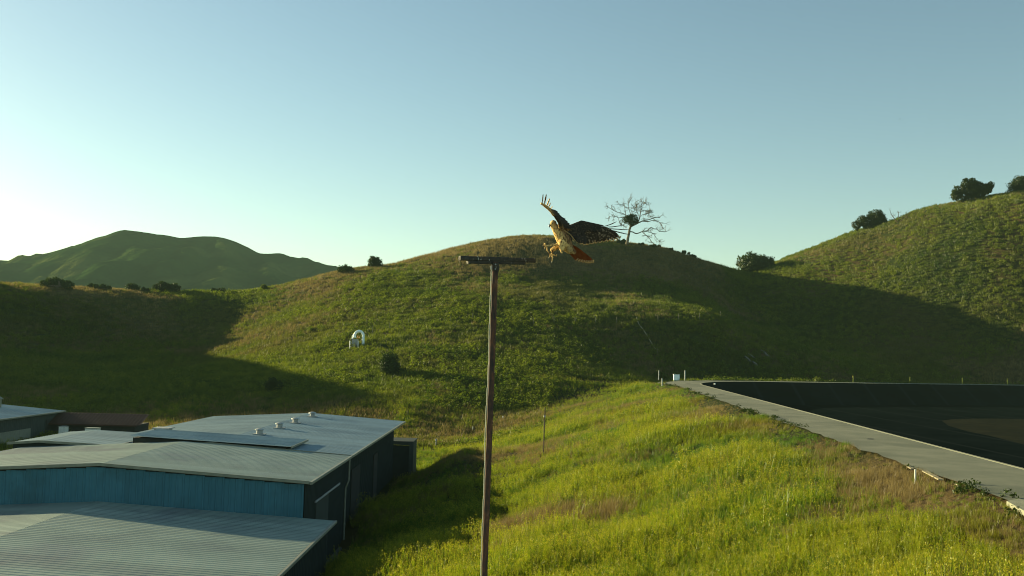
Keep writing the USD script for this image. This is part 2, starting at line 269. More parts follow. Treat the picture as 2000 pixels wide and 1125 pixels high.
# ------------------------------------------------------------------ service road, kerb, basin
def ribbon(A, B, z, th=0.0):
    n = len(A); v = np.vstack([np.c_[A, np.full(n, z)], np.c_[B, np.full(n, z)]]); i = np.arange(n - 1)
    f = np.stack([i, i + 1, i + 1 + n, i + n], 1); return v, f
mid = [rim + nl * 0.1, outer]
struct('service_road', ribbon(mid[0], mid[1], DECK), PAVE)
k0, k1 = rim, rim + nl * 0.16
kv = np.vstack([np.c_[k0, np.full(len(rim), DECK - 0.1)], np.c_[k0, np.full(len(rim), DECK + 0.012)], np.c_[k1, np.full(len(rim), DECK + 0.012)], np.c_[k1, np.full(len(rim), DECK - 0.1)]])
n_ = len(rim); i_ = np.arange(n_ - 1)
struct('basin_kerb', (kv, np.vstack([np.stack([i_ + s * n_, i_ + 1 + s * n_, i_ + 1 + (s + 1) * n_, i_ + (s + 1) * n_], 1) for s in range(3)])), CONC)
ring = np.vstack([rim, [rim[-1] + (rim[-1] * 0 + [t * -40, -60 - 200 * t * 0.7]) for t in np.linspace(0, 1, 12)]])
dep, run = 3.3, 6.6
inner = np.vstack([rim - nl * run])
inner_ls = inner
floor_poly = basin_poly.buffer(-run, join_style=2)
lv = np.vstack([np.c_[rim, np.full(len(rim), DECK - 0.02)], np.c_[inner_ls, np.full(len(rim), DECK - dep)]])
sl = struct('basin_slope', (lv, np.stack([i_ + 1, i_, i_ + n_, i_ + 1 + n_], 1)), LINER)
fv, ff = trimesh.creation.triangulate_polygon(basin_poly.buffer(-run + 0.05), engine='earcut')
struct('basin_floor', (np.c_[fv, np.full(len(fv), DECK - dep)], ff), LINER)

BROWN = noisy('brown_floor', (0.005, 0.006, 0.004), (0.014, 0.014, 0.007), 0.5, 0.95, 0.02, c3=(0.008, 0.009, 0.005), s3=0.2)  # brown tone, a little paler than the liner around it
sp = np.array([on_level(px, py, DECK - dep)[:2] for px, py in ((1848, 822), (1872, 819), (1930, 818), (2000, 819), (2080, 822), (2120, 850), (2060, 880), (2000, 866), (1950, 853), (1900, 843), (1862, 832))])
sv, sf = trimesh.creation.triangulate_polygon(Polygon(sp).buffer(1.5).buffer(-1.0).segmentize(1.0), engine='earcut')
struct('brown_patch', (np.c_[sv, DECK - dep + 0.004 + 0 * sv[:, 0]], sf), BROWN)

# ------------------------------------------------------------------ far mountain
def mountain():
    Dm = 1100
    prof = [(-260, 540), (-120, 515), (0, 509), (22, 509), (45, 501), (100, 496), (150, 480), (200, 459), (225, 450), (248, 447), (275, 449), (320, 457), (352, 463), (366, 460), (385, 458), (418, 459), (440, 465), (460, 473), (480, 482), (500, 492), (515, 493), (540, 494), (560, 497), (600, 505), (655, 521), (720, 545), (800, 580)]
    crest = np.array([at(px, py, Dm + 30 * math.sin(px / 60)) for px, py in prof])
    def pl(*q): return np.array([at(px, py, D) for px, py, D in q])
    spurs = [pl((352, 463, 1100), (310, 485, 1020), (250, 505, 940), (190, 522, 880), (140, 540, 830), (60, 560, 790)),
             pl((270, 449, 1100), (262, 470, 1040), (235, 494, 970), (215, 505, 930), (170, 520, 900)),
             pl((45, 501, 1100), (20, 520, 1000), (-20, 545, 930)),
             pl((372, 460, 1100), (350, 490, 1010), (330, 515, 930), (320, 545, 860)),
             pl((430, 462, 1100), (440, 500, 1000), (420, 540, 880)),
             pl((500, 492, 1100), (530, 520, 980), (520, 555, 880)), pl((600, 505, 1100), (640, 535, 980), (660, 560, 900)),
             pl((150, 480, 1100), (100, 520, 980), (60, 545, 900)), pl((-120, 515, 1100), (-200, 545, 950))]
    x, y = np.arange(-900, 60, 5.0), np.arange(700, 1420, 5.0); X, Y = np.meshgrid(x, y); Z = np.full(X.shape, -50.0)
    wob = np.stack([X * 0.012, Y * 0.012, X * 0], -1); WX, WY = X + 26 * (meshkit.fbm(wob, 3, 1) - 0.5), Y + 26 * (meshkit.fbm(wob, 3, 9) - 0.5)
    for ln, s in [(crest, 0.5)] + [(q, 0.62) for q in spurs]:
        for p, q in zip(ln[:-1], ln[1:]):
            d = q[:2] - p[:2]; t = np.clip(((WX - p[0]) * d[0] + (WY - p[1]) * d[1]) / (d @ d), 0, 1)
            Z = np.maximum(Z, p[2] + t * (q[2] - p[2]) - s * np.hypot(WX - p[0] - t * d[0], WY - p[1] - t * d[1]))
    Z = gaussian_filter(Z, 0.8)
    Z += 25 * (meshkit.fbm(np.stack([X * 0.028, Y * 0.02, X * 0], -1), 5, 12) - 0.5) * np.clip((crest[:, 2].max() - Z) / 40, 0.15, 1)
    return grid_mesh(X, Y, np.maximum(Z, -8))
struct('mountain', mountain(), CHAP, smooth=True)

# ------------------------------------------------------------------ metal buildings
def ribbed(o, u, v, n, W, L, pitch=0.3, h=0.028):
    """a ribbed metal sheet: W metres along u, L along v, ribs standing out along n"""
    o, u, v, n = (np.asarray(k, float) for k in (o, u, v, n)); prof = []
    for k in range(int(round(W / pitch))):
        s = k * pitch; prof += [(s, 0), (s + pitch * 0.62, 0), (s + pitch * 0.72, h), (s + pitch * 0.88, h)]
    prof.append((W - 0.004, 0)); P = np.array([o + u * s + n * q for s, q in prof]); m = len(P)
    V = np.vstack([P, P + v * L, P - n * 0.02, P + v * L - n * 0.02]); i = np.arange(m - 1)
    f = np.vstack([np.stack([i, i + 1, i + 1 + m, i + m], 1), np.stack([i + 2 * m, i, i + m, i + 3 * m], 1)[:1], np.stack([i + 1, i, i + 2 * m, i + 1 + 2 * m], 1), np.stack([i + m, i + 1 + m, i + 1 + 3 * m, i + 3 * m], 1)])
    return V, f
def gable_core(x0, xr, x1, y0, y1, zb, ze0, zr, ze1):
    v = [(x0, y0, zb), (x1, y0, zb), (x1, y0, ze1), (xr, y0, zr), (x0, y0, ze0)]; v = v + [(p[0], y1, p[2]) for p in v]
    f = [(0, 1, 2), (0, 2, 3), (0, 3, 4), (5, 7, 6), (5, 8, 7), (5, 9, 8)]
    for i in range(5): j = (i + 1) % 5; f += [(i, i + 5, j), (j, i + 5, j + 5)]
    m = trimesh.Trimesh(v, f, process=False); m.fix_normals(); return m
def metal_building(name, label, x0, xr, x1, y0, y1, ze0, zr, ze1, roof, wall, side, front=True, pw=0.9, ov=0.2, right=True, zb=PAD - 0.3):
    t = thing(name, label, 'building')
    part('frame', gable_core(x0 + 0.06, xr, x1 - 0.06, y0 + 0.06, y1 - 0.06, zb, ze0 - 0.1, zr - 0.1, ze1 - 0.1), side, t)
    zt = lambda x: ze1 + (zr - ze1) * (x1 - x) / (x1 - xr) if x > xr else ze0 + (zr - ze0) * (x - x0) / (xr - x0)
    if front:
        n = int((x1 - x0) / pw)
        for k in range(n):
            xa = x1 - 0.05 - (k + 1) * pw
            part('wall_panel', ribbed((xa, y0, zb), (1, 0, 0), (0, 0, 1), (0, -1, 0), pw, min(zt(xa), zt(xa + pw)) - 0.13 - zb), wall, t)
    if right:
        n = int((y1 - y0 - 0.1) / pw)
        for k in range(n):
            part('wall_panel', ribbed((x1, y0 + 0.05 + k * pw, zb), (0, 1, 0), (0, 0, 1), (1, 0, 0), pw, ze1 - 0.13 - zb), side, t)
    for xa, za, xb, zb_ in ((x1 + ov, ze1 - 0.01, xr, zr), (x0 - ov, ze0 - 0.01, xr, zr)):
        d = np.array([xb - xa, 0, zb_ - za]); L = np.linalg.norm(d); d /= L; nn = np.array([-d[2], 0, d[0]]); nn *= np.sign(nn[2]); n = int((y1 - y0 + 0.2) / pw)
        for k in range(n):
            w = (y1 - y0 + 0.2) / n; q = max(round(w / 0.3), 1)
            part('roof_panel', ribbed((xa, y0 - 0.1 + k * w, za), (0, 1, 0), d, nn, w, L - 0.01, pitch=w / q, h=0.011), roof, t)
    part('gutter', cbox((x1 + ov + 0.07, y0 - 0.1, ze1 - 0.06), (x1 + ov + 0.07, y1 + 0.1, ze1 - 0.06), 0.13, 0.13), TRIM, t)
    part('rake_trim', cat([cbox((x1 + ov, y0 - 0.13, ze1 - 0.03), (xr, y0 - 0.13, zr - 0.02), 0.05, 0.14), cbox((xr, y0 - 0.13, zr - 0.02), (x0 - ov, y0 - 0.13, ze0 - 0.03), 0.05, 0.14)]), TRIM, t)
    return t
XR = -9.12
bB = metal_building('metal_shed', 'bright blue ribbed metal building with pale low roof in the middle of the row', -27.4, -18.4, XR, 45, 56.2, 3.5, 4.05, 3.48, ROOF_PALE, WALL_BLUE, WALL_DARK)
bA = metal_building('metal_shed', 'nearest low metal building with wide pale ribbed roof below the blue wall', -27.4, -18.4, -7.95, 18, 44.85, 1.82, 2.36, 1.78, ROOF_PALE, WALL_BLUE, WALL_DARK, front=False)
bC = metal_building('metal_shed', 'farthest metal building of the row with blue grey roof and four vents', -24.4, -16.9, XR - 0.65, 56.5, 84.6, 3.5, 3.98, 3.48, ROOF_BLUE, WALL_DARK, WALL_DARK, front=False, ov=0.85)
for px, py in ((507, 846), (546, 834), (577, 824), (610, 812)):
    # each vent stands on the left roof slope just off the ridge
    d = ray(px, py); t_ = np.linspace(50, 86, 2000); q = EYE + d * (t_ / d[1])[:, None]
    zr = 3.98 - 0.064 * np.abs(q[:, 0] + 16.9); k = np.nonzero(q[:, 2] < zr + 0.1)[0]; p = q[k[0]] if len(k) else q[-1]
    z0 = 3.98 - 0.064 * abs(p[0] + 16.9) + 0.01
    v = part('roof_vent', cat([box(p[0] - 0.36, p[0] + 0.36, p[1] - 0.36, p[1] + 0.36, z0, z0 + 0.07), trimesh.creation.cylinder(0.2, 0.28, sections=14, transform=trimesh.transformations.translation_matrix((p[0], p[1], z0 + 0.2)))]), STEEL, bC)
    part('vent_cap', trimesh.creation.revolve([(0, 0.42), (0.16, 0.4), (0.3, 0.33), (0.31, 0.3), (0, 0.3)], sections=14, transform=trimesh.transformations.translation_matrix((p[0], p[1], z0))), STEEL, v)
ds = part('downspout', cat([tube([(XR + 0.27, 55.6, 3.35), (XR + 0.27, 55.6, 2.2), (XR + 0.1, 55.6, 1.75), (XR + 0.1, 55.6, PAD + 0.15), (XR + 0.45, 55.5, PAD + 0.02)], 0.055, 8)]), TRIM, bB)
# sliding door and window openings in the long dark side wall
for y0, y1, z0, z1 in ((47.4, 50.6, PAD, 2.2),):
    part('door', cat([box(XR + 0.035, XR + 0.075, y0, y1, z0, z1)]), WALL_GREY, bB)
    part('door_rail', cbox((XR + 0.1, y0 - 0.4, z1 + 0.07), (XR + 0.1, y1 + 3.0, z1 + 0.07), 0.06, 0.1), STEEL, bB)
part('door', box(XR - 0.615, XR - 0.575, 62, 65.5, PAD, 2.0), DARK, bC)
part('door', box(XR - 0.615, XR - 0.575, 72, 74, PAD, 1.9), DARK, bC)
# raised monitor roof between the middle and far building
tm = thing('raised_roof_room', 'small raised blue grey roof box wedged between the blue building and the vented roof', 'roof room')
part('wall', gable_core(-21.4, -21.0, -12.6, 56.6, 60.6, 3.4, 4.16, 4.18, 3.80), DARK, tm)
d = np.array([-21.5 + 12.3, 0, 4.30 - 3.90]); L = np.linalg.norm(d); d /= L
for k in range(5): part('roof_panel', ribbed((-12.3, 56.35 + k * 0.9, 3.90), (0, 1, 0), d, (-d[2] * -1 * -1, 0, abs(d[0])), 0.9, L), ROOF_BLUE, tm)
part('rake_trim', cbox((-12.28, 56.3, 3.86), (-12.28, 60.9, 3.86), 0.06, 0.12), TRIM, tm)
# left hand low roof behind the blue building
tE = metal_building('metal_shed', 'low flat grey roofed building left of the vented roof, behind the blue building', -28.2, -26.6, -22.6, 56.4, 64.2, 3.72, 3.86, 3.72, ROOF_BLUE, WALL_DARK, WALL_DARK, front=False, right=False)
pv = at(320, 850, 62)
tv = thing('roof_hood', 'pale square vent hood standing where the two grey roofs meet', 'vent hood')
part('hood', cat([box(pv[0] - 0.45, pv[0] + 0.35, pv[1] - 0.5, pv[1] + 0.5, 3.5, 4.25)]), TRIM, tv); part('lid', cbox((pv[0] - 0.55, pv[1], 4.29), (pv[0] + 0.45, pv[1], 4.29), 1.2, 0.07), STEEL, tv)
# enclosure behind the far corner
te = thing('fenced_enclosure', 'small grey walled enclosure at the far right corner of the vented building', 'enclosure')
ex0, ex1, ey0, ey1, ez = -10.6, -8.1, 85.0, 88.6, 1.75
part('wall_panel', box(ex0 + 0.2, ex1 - 0.35, ey0 + 0.05, ey0 + 0.12, PAD - 0.2, ez - 0.35), WALL_DARK, te)
part('wall_panel', box(ex1 - 0.12, ex1 - 0.05, ey0 + 0.1, ey1, PAD - 0.2, ez - 0.15), WALL_GREY, te)
part('frame', cat([box(ex0, ex0 + 0.2, ey0, ey0 + 0.2, PAD - 0.2, ez - 0.32), box(ex1 - 0.36, ex1, ey0, ey0 + 0.2, PAD - 0.2, ez - 0.32), box(ex0, ex1, ey0, ey0 + 0.2, ez - 0.32, ez)]), WALL_GREY, te)
part('roof', box(ex0, ex1, ey0 + 0.2, ey1, ez - 0.12, ez - 0.01), WALL_GREY, te)
# concrete apron at the foot of the long wall
struct('concrete_apron', box(XR + 0.05, -8.2, 30, 57.5, PAD - 0.3, PAD + 0.09), noisy('grey_concrete', (0.05, 0.056, 0.05), (0.07, 0.075, 0.065), 1.2, 0.9, 0.2, bump=0.01, bscale=20))

# far left shed, with its right wall in view
fx = at(120, 803, 116)[0]
tF = thing('grey_shed', 'long grey shed at the left edge of the photo with open bay door', 'building')
fz, fb = 1.45, PAD - 0.3
part('frame', box(fx - 20, fx - 0.05, 92, 116, fb, fz - 0.05), WALL_GREY, tF)
for k in range(20): part('wall_panel', ribbed((fx, 92 + k * 1.2, fb), (0, 1, 0), (0, 0, 1), (1, 0, 0), 1.2, fz - 0.1 - fb, pitch=0.4), WALL_GREY, tF)
for k in range(20): part('roof_panel', ribbed((fx + 0.35, 91.9 + k * 1.21, fz), (0, 1, 0), (-1, 0, 0.075), (0.075, 0, 1), 1.21, 18, pitch=0.403), ROOF_BLUE, tF)
part('gutter', cbox((fx + 0.4, 91.9, fz - 0.06), (fx + 0.4, 116.2, fz - 0.06), 0.14, 0.16), TRIM, tF)
part('bay_door', box(fx + 0.05, fx + 0.09, 98, 108.6, fb, 0.0), TRIM, tF)
part('door', box(fx + 0.05, fx + 0.1, 112.2, 113.6, fb, 0.7), DARK, tF)
part('roof_vent', cat([trimesh.creation.cylinder(0.3, 1.0, sections=12, transform=trimesh.transformations.translation_matrix((fx - 5.6, 112.5, fz + 0.9))), trimesh.creation.cone(0.5, 0.4, sections=12, transform=trimesh.transformations.translation_matrix((fx - 5.6, 112.5, fz + 1.4)))]), TRIM, tF)
# low red roof behind it
g0, g1 = at(118, 828, 118), at(262, 836, 112)
tG = thing('red_roofed_shed', 'low shed with rust red roof at the foot of the shaded slope', 'building')
gz0 = 0.35
part('wall', box(g0[0], g1[0] - 0.4, 113.2, 117.6, PAD - 0.4, gz0 - 0.15), DARK, tG)
for k in range(9):
    w = (g1[0] - g0[0] + 0.4) / 9; part('roof_panel', ribbed((g0[0] + k * w, 112.7, gz0 - 0.1), (1, 0, 0), (0, 0.93, 0.36), (0, -0.36, 0.93), w, 3.0, pitch=w / 3), RED_ROOF, tG)
part('fascia', cbox((g0[0], 112.66, gz0 - 0.17), (g1[0], 112.66, gz0 - 0.17), 0.05, 0.16), RED_ROOF, tG)
for (px, py, D, w, h, lb) in ((124, 842, 108, 0.7, 0.95, 'white box standing by the corner of the long grey shed'), (181, 841, 104, 1.3, 0.5, 'pale flat crate under the eave of the red roofed shed')):
    p = at(px, py, D); t = thing('crate', lb, 'crate')
    part('side', box(p[0] - w / 2, p[0] + w / 2, D - 0.4, D + 0.4, PAD, p[2] + h / 2), WHITE, t); part('lid', cbox((p[0] - w / 2 - 0.04, D, p[2] + h / 2 + 0.03), (p[0] + w / 2 + 0.04, D, p[2] + h / 2 + 0.03), 0.9, 0.06), TRIM, t)

# ------------------------------------------------------------------ plants: prototypes
def blades(n, hmin, hmax, spread, width, lean=0.35, r=rng, segs=2):
    V, Fc = [], []
    for _ in range(n):
        a_ = r.uniform(0, 2 * math.pi); p = np.array([math.cos(a_), math.sin(a_), 0]) * spread * math.sqrt(r.uniform()); h = r.uniform(hmin, hmax); b_ = r.uniform(0, 2 * math.pi); ln = np.array([math.cos(b_), math.sin(b_), 0]) * h * lean * r.uniform(0.2, 1)
        c_ = r.uniform(0, math.pi); s = np.array([math.cos(c_), math.sin(c_), 0]) * width * r.uniform(0.6, 1.2) / 2; i = len(V)
        m = p + ln * 0.35 + [0, 0, h * 0.55]; V += [p - s - [0, 0, 0.06], p + s - [0, 0, 0.06], m - s * 0.8, m + s * 0.8, p + ln + [0, 0, h]]
        Fc += [(i, i + 1, i + 3), (i, i + 3, i + 2), (i + 2, i + 3, i + 4)]
    return np.array(V), np.array(Fc)
def leafcloud(cen, rad, n, size, r=rng, up=0.3):
    """n small leaf-shaped faces spread through balls of the given centres and radii"""
    cen, rad = np.atleast_2d(cen), np.atleast_1d(rad).astype(float); w = rad ** 2 / (rad ** 2).sum(); k = r.choice(len(cen), n, p=w)
    d = r.normal(size=(n, 3)); d /= np.linalg.norm(d, axis=1, keepdims=True); p = cen[k] + d * (rad[k] * r.uniform(0.35, 1.0, n) ** 0.5 * np.where(r.uniform(size=n) > 0.85, r.uniform(1.0, 1.28, n), 1.0))[:, None]
    nrm = d + r.normal(size=(n, 3)) * 0.7 + [0, 0, up]; nrm /= np.linalg.norm(nrm, axis=1, keepdims=True)
    a_ = np.cross(nrm, r.normal(size=(n, 3))); a_ /= np.linalg.norm(a_, axis=1, keepdims=True); b_ = np.cross(nrm, a_); s = (size * r.uniform(0.6, 1.4, n))[:, None]
    V = np.stack([p - a_ * s, p - b_ * s * 0.5, p + a_ * s, p + b_ * s * 0.5], 1).reshape(-1, 3); i = np.arange(n)[:, None] * 4
    return V, np.vstack([i + [0, 1, 2], i + [0, 2, 3]])
def join(*ms): 
    V, Fc, o = [], [], 0
    for v, f in ms: V.append(np.asarray(v)); Fc.append(np.asarray(f) + o); o += len(v)
    return np.vstack(V), np.vstack(Fc)
def mustard(r, h0=0.75):
    st, fl = [], []
    for _ in range(6):
        a_ = r.uniform(0, 2 * math.pi); p = np.array([math.cos(a_), math.sin(a_), 0]) * 0.22 * math.sqrt(r.uniform()); top = p * 1.8 + [r.normal() * 0.08, r.normal() * 0.08, h0 * r.uniform(0.65, 1.2)]
        s = np.array([math.cos(a_ + 1.3), math.sin(a_ + 1.3), 0]) * 0.011
        st.append((np.array([p - s, p + s, top + s * 0.5, top - s * 0.5]), np.array([(0, 1, 2), (0, 2, 3)])))
        st.append(leafcloud(np.array([p + (top - p) * q for q in (0.25, 0.5)]), [0.12, 0.1], 9, 0.05, r))
        fl.append(leafcloud([top], [0.07], 6, 0.02, r))
    return join(*st), join(*fl)
r2_ = np.random.default_rng(11)
P_grass = [blades(34, 0.22, 0.55, 0.30, 0.022, 0.5, r2_) for _ in range(5)]
P_dry = [blades(26, 0.3, 0.65, 0.28, 0.014, 0.55, r2_) for _ in range(4)]
P_must = [mustard(r2_) for _ in range(5)]
P_hgrass = [blades(34, 0.2, 0.55, 0.7, 0.06, 0.5, r2_) for _ in range(5)]
P_hdry = [blades(26, 0.25, 0.65, 0.65, 0.045, 0.6, r2_) for _ in range(4)]
P_hscrub = [leafcloud([(0, 0, 0.3), (0.35, 0.1, 0.22), (-0.25, 0.3, 0.2)], [0.5, 0.35, 0.35], 90, 0.11, r2_) for _ in range(4)]

P_edge = [leafcloud([(0, 0, 0.2), (0.3, 0.1, 0.15), (-0.25, 0.3, 0.12)], [0.4, 0.3, 0.3], 110, 0.09, r2_) for _ in range(4)]

def scatter(n, rmin, rmax, power=1.0, bear=34):
    """places spread over the ground ahead, closer together near the camera"""
    u = rng.uniform(size=n); e = 2 - power; rr = (rmin ** e + u * (rmax ** e - rmin ** e)) ** (1 / e); th = np.radians(rng.uniform(-bear, bear, n))
    x, y = rr * np.sin(th), rr * np.cos(th)
    P = shapely.points(x, y); ok = shapely.distance(deck_poly, P) > 0.03
    for (x0, x1, y0, y1) in ((-60, XR + 0.1, 0, 84.9), (-60, -8.1, 0, 58), (-12, -8.0, 84.8, 88.8), (fx - 25, fx + 1, 85, 118), (g0[0] - 1, g1[0] + 1, 112, 118)):
        ok &= ~((x > x0) & (x < x1) & (y > y0) & (y < y1))
    return x[ok], y[ok]
def instancer(name, label, category, protos, mats, x, y, smin, smax, mult=1.0):
    """protos: meshes, or lists of (mesh, material) that make one plant"""
    pth = path_for(name, '/World'); pi = UsdGeom.PointInstancer.Define(stage, pth); tag(pi.GetPrim(), label, category, kind='stuff')
    for i, pr in enumerate(protos):
        x_ = UsdGeom.Xform.Define(stage, f'{pth}/plant_{i + 1:03d}')
        for j, (m, mt) in enumerate(pr if isinstance(pr, list) else [(pr, mats)]):
            usdkit.mesh(stage, f'{pth}/plant_{i + 1:03d}/{"leaves" if j == 0 else "flowers"}', m, mt)
        pi.GetPrototypesRel().AddTarget(x_.GetPath())
    n = len(x); z = gz(x, y); s = (rng.uniform(smin, smax, n) * mult).astype(np.float32); yaw = rng.uniform(0, 2 * math.pi, n); tx, ty = rng.normal(0, 0.1, n), rng.normal(0, 0.1, n)
    pi.CreatePositionsAttr(Vt.Vec3fArray.FromNumpy(np.stack([x, y, z - 0.02], 1).astype(np.float32)))
    pi.CreateProtoIndicesAttr(Vt.IntArray.FromNumpy(rng.integers(0, len(protos), n).astype(np.int32)))
    pi.CreateScalesAttr(Vt.Vec3fArray.FromNumpy(np.stack([s, s, s * rng.uniform(0.8, 1.25, n)], 1).astype(np.float32)))
    q = np.stack([np.cos(yaw / 2), tx * 0.5, ty * 0.5, np.sin(yaw / 2)], 1); q /= np.linalg.norm(q, axis=1, keepdims=True)
    pi.CreateOrientationsAttr(Vt.QuathArray([Gf.Quath(float(a_), float(b_), float(c_), float(d_)) for a_, b_, c_, d_ in q]))
    return pi
def patch(x, y, s, seed): return meshkit.fbm(np.stack([np.asarray(x) * s, np.asarray(y) * s, np.zeros(len(x))], 1), 3, seed)
x, y = scatter(230000, 15, 150, 1.2); d_ = shapely.distance(deck_poly, shapely.points(x, y)); pm, pd = 0.65 * patch(x, y, 0.11, 21) + 0.35 * patch(x, y, 0.4, 22), 0.65 * patch(x, y, 0.12, 33) + 0.35 * patch(x, y, 0.45, 34)
rnd = rng.uniform(size=len(x))
k_thin = (d_ < 3) & (rng.uniform(size=len(x)) > 0.5 + d_ / 5); k_must = (pm + rnd * 0.3 > 0.66) & (d_ > 2.0) & ~k_thin; k_dry = ~k_must & ~k_thin & (pd + rnd * 0.3 > 0.635); edge = (0.45 + 0.55 * np.clip((d_ - 0.5) / 4, 0, 1)) * np.clip(0.45 + 2.2 * (patch(x, y, 0.22, 88) - 0.28), 0.55, 1.6); k_gr = ~k_must & ~k_dry & ~k_thin
instancer('wild_grass', 'short green wild grass covering the embankment below the service road', 'grass', P_grass, GRASS, x[k_gr], y[k_gr], 0.5, 1.05, edge[k_gr])
instancer('dry_grass', 'tan dry grass in patches on the embankment', 'dry grass', P_dry, DRY, x[k_dry], y[k_dry], 0.5, 0.95, edge[k_dry])
instancer('wild_mustard', 'yellow flowered wild mustard standing among the embankment grass', 'wild flowers', [[(a_, MUST), (b_, FLOWER)] for a_, b_ in P_must], None, x[k_must], y[k_must], 0.4, 0.85, edge[k_must])
# ragged weeds along the edge of the road
ls_ = LineString(outer); q_ = rng.uniform(60, 300, 900); e_ = np.array([np.array(ls_.interpolate(v).coords[0]) for v in q_]) + rng.normal(0, 0.22, (900, 2)) + [-0.1, 0]
clump = patch(e_[:, 0], e_[:, 1], 0.35, 77) > 0.48; e_ = e_[clump]
instancer('edge_weeds', 'low ragged weeds growing along the outer edge of the service road', 'weeds', P_edge, SCRUB, e_[:, 0], e_[:, 1], 0.15, 0.5)
x, y = scatter(150000, 112, 345, 1.0); z = gz(x, y); rnd = rng.uniform(size=len(x)); pm, pd = patch(x, y, 0.05, 51), patch(x, y, 0.04, 63)
keep = ~((y < 152) & (shapely.distance(deck_poly, shapely.points(x, y)) < 16)); x, y, z, rnd, pm, pd = (q[keep] for q in (x, y, z, rnd, pm, pd))
hi = np.clip((z - 27) / 10, 0, 1) * (np.abs(x) < 60) * 0.35
k_dry = pd + rnd * 0.3 + hi > 0.78; k_scr = ~k_dry & (pm + rnd * 0.4 > 0.80); k_gr = ~k_dry & ~k_scr
instancer('hill_grass', 'green and olive grass covering the hills', 'grass', P_hgrass, HGRASS, x[k_gr], y[k_gr], 0.7, 1.3)
instancer('dry_hill_grass', 'tan dry grass on the crest and slopes of the hills', 'dry grass', P_hdry, DRY, x[k_dry], y[k_dry], 0.7, 1.3)
instancer('hill_scrub', 'low leafy scrub dotted over the hill slopes', 'scrub', P_hscrub, HSCRUB, x[k_scr], y[k_scr], 0.6, 1.3)

# ------------------------------------------------------------------ trees and bushes
def tree(name, label, catg, px, py, D, wpx, hpx, leaf=OAK, lobes=7, n=2600, group=None, dense=1.0, shape=None, seed=1):
    """a bush or tree whose foot stands at (px, py), wpx wide and hpx tall in the photograph"""
    r = np.random.default_rng(seed); g = next((q for q in (ground_hit(px, py + k) for k in range(0, 30, 2)) if q[1] < 400), at(px, py, D or 200)); s = (g[1]) / F; W, H = wpx * s, hpx * s
    base = np.array([g[0], g[1], float(gz(np.array([g[0]]), np.array([g[1]]))[0])]); up = 0.0
    t = thing(name, label, catg, group, tuple(base))
    cs, rs = [], []
    for i in range(lobes):
        a_ = r.uniform(0, 2 * math.pi); q = math.sqrt(r.uniform()); rr = min(W, H * 1.3) * r.uniform(0.22, 0.34)
        hmax = max(up + H - rr, rr * 0.8); q2 = q * 0.5 * (W - 2 * rr)
        cs.append((math.cos(a_) * q2, math.sin(a_) * q2 * 0.8, np.clip(r.uniform(0.15, 1.0) * (1 - 0.45 * q * q) * hmax, rr * 0.6, hmax))); rs.append(rr)
    if shape: cs = [(cx * s, cy * s, up + cz * s) for cx, cy, cz, cr in shape]; rs = [cr * s for *_, cr in shape]
    cs, rs = np.array(cs), np.array(rs)
    part('trunk', cat([tube([(0, 0, -0.3), (0.05 * W, 0, 0.18 * H), (0.02 * W, 0.02 * W, (up + H) * 0.5)], [0.045 * W + 0.03, 0.03 * W + 0.02, 0.015 * W], 7)] + [tube([(0.03 * W, 0, 0.12 * H), c_ * 0.55 + [0, 0, 0.05 * H], c_], [0.022 * W, 0.014 * W, 0.005 * W], 5) for c_ in cs[:6]]), BARK, t)
    sub = [(c_ + d_ * q_ * 0.85, q_ * 0.42) for c_, q_ in zip(cs, rs) for d_ in (lambda v: v / np.linalg.norm(v, axis=1, keepdims=True))(r.normal(size=(9, 3)))]
    part('crown', join(leafcloud(cs, rs, n, (0.1 + W * 0.018) * dense, r), leafcloud([q[0] for q in sub], [q[1] for q in sub], n, (0.1 + W * 0.014) * dense, r)), leaf, t)
    return t
tree('bush', 'broad loose olive bush on the shaded left ridge, leftmost on the skyline', 'bush', 112, 563, 241, 76, 29, SCRUB, 7, 1800, seed=2)
tree('bush', 'low spreading bush on the left ridge between the loose olive bush and the dark bushes', 'bush', 190, 566, 244, 56, 15, SCRUB, 6, 1200, seed=3)
tree('bush', 'small dark rounded bush just left of the largest dark bush on the ridge', 'bush', 258, 569, 247, 33, 21, OAK, 5, 1200, seed=4)
tree('bush', 'smallest dark bush, squeezed between two larger ones on the left ridge', 'bush', 284, 570, 248, 20, 13, OAK, 4, 700, seed=5)
tree('bush', 'largest dark dome shaped bush on the left ridge below the mountain', 'bush', 320, 572, 249, 62, 27, OAK, 8, 2400, seed=6)
tree('bush', 'dark low bush on the ridge right of the large dark dome', 'bush', 427, 572, 252, 30, 14, OAK, 5, 900, seed=7)
tree('bush', 'thin pale bush on the ridge where the sunlit hill begins', 'bush', 515, 566, 254, 17, 18, PALEB, 4, 700, seed=8)
tree('bush', 'spiky low green bush on the skyline at the foot of the middle hill crest', 'bush', 672, 533, 259, 42, 19, SCRUB, 6, 1300, seed=9)
tree('tree', 'small rounded dark tree standing alone on the left shoulder of the middle hill', 'tree', 734, 520, 263, 36, 26, OAK, 7, 1700, seed=10)
tree('oak_tree', 'broad dark oak in the saddle between the two hills', 'tree', 1472, 530, 333, 98, 46, OAK, 14, 4200, seed=11)
tree('oak_tree', 'two lobed dark oak on the right hill beside a dead shrub', 'tree', 1700, 446, 286, 66, 38, OAK, 9, 2800, seed=12, shape=[(-18, 0, 14, 11), (-26, 3, 6, 9), (-12, -3, 8, 9), (10, 0, 24, 14), (20, 4, 22, 12), (2, 2, 20, 10), (14, -5, 12, 12), (24, 0, 12, 10), (4, 4, 8, 9)])
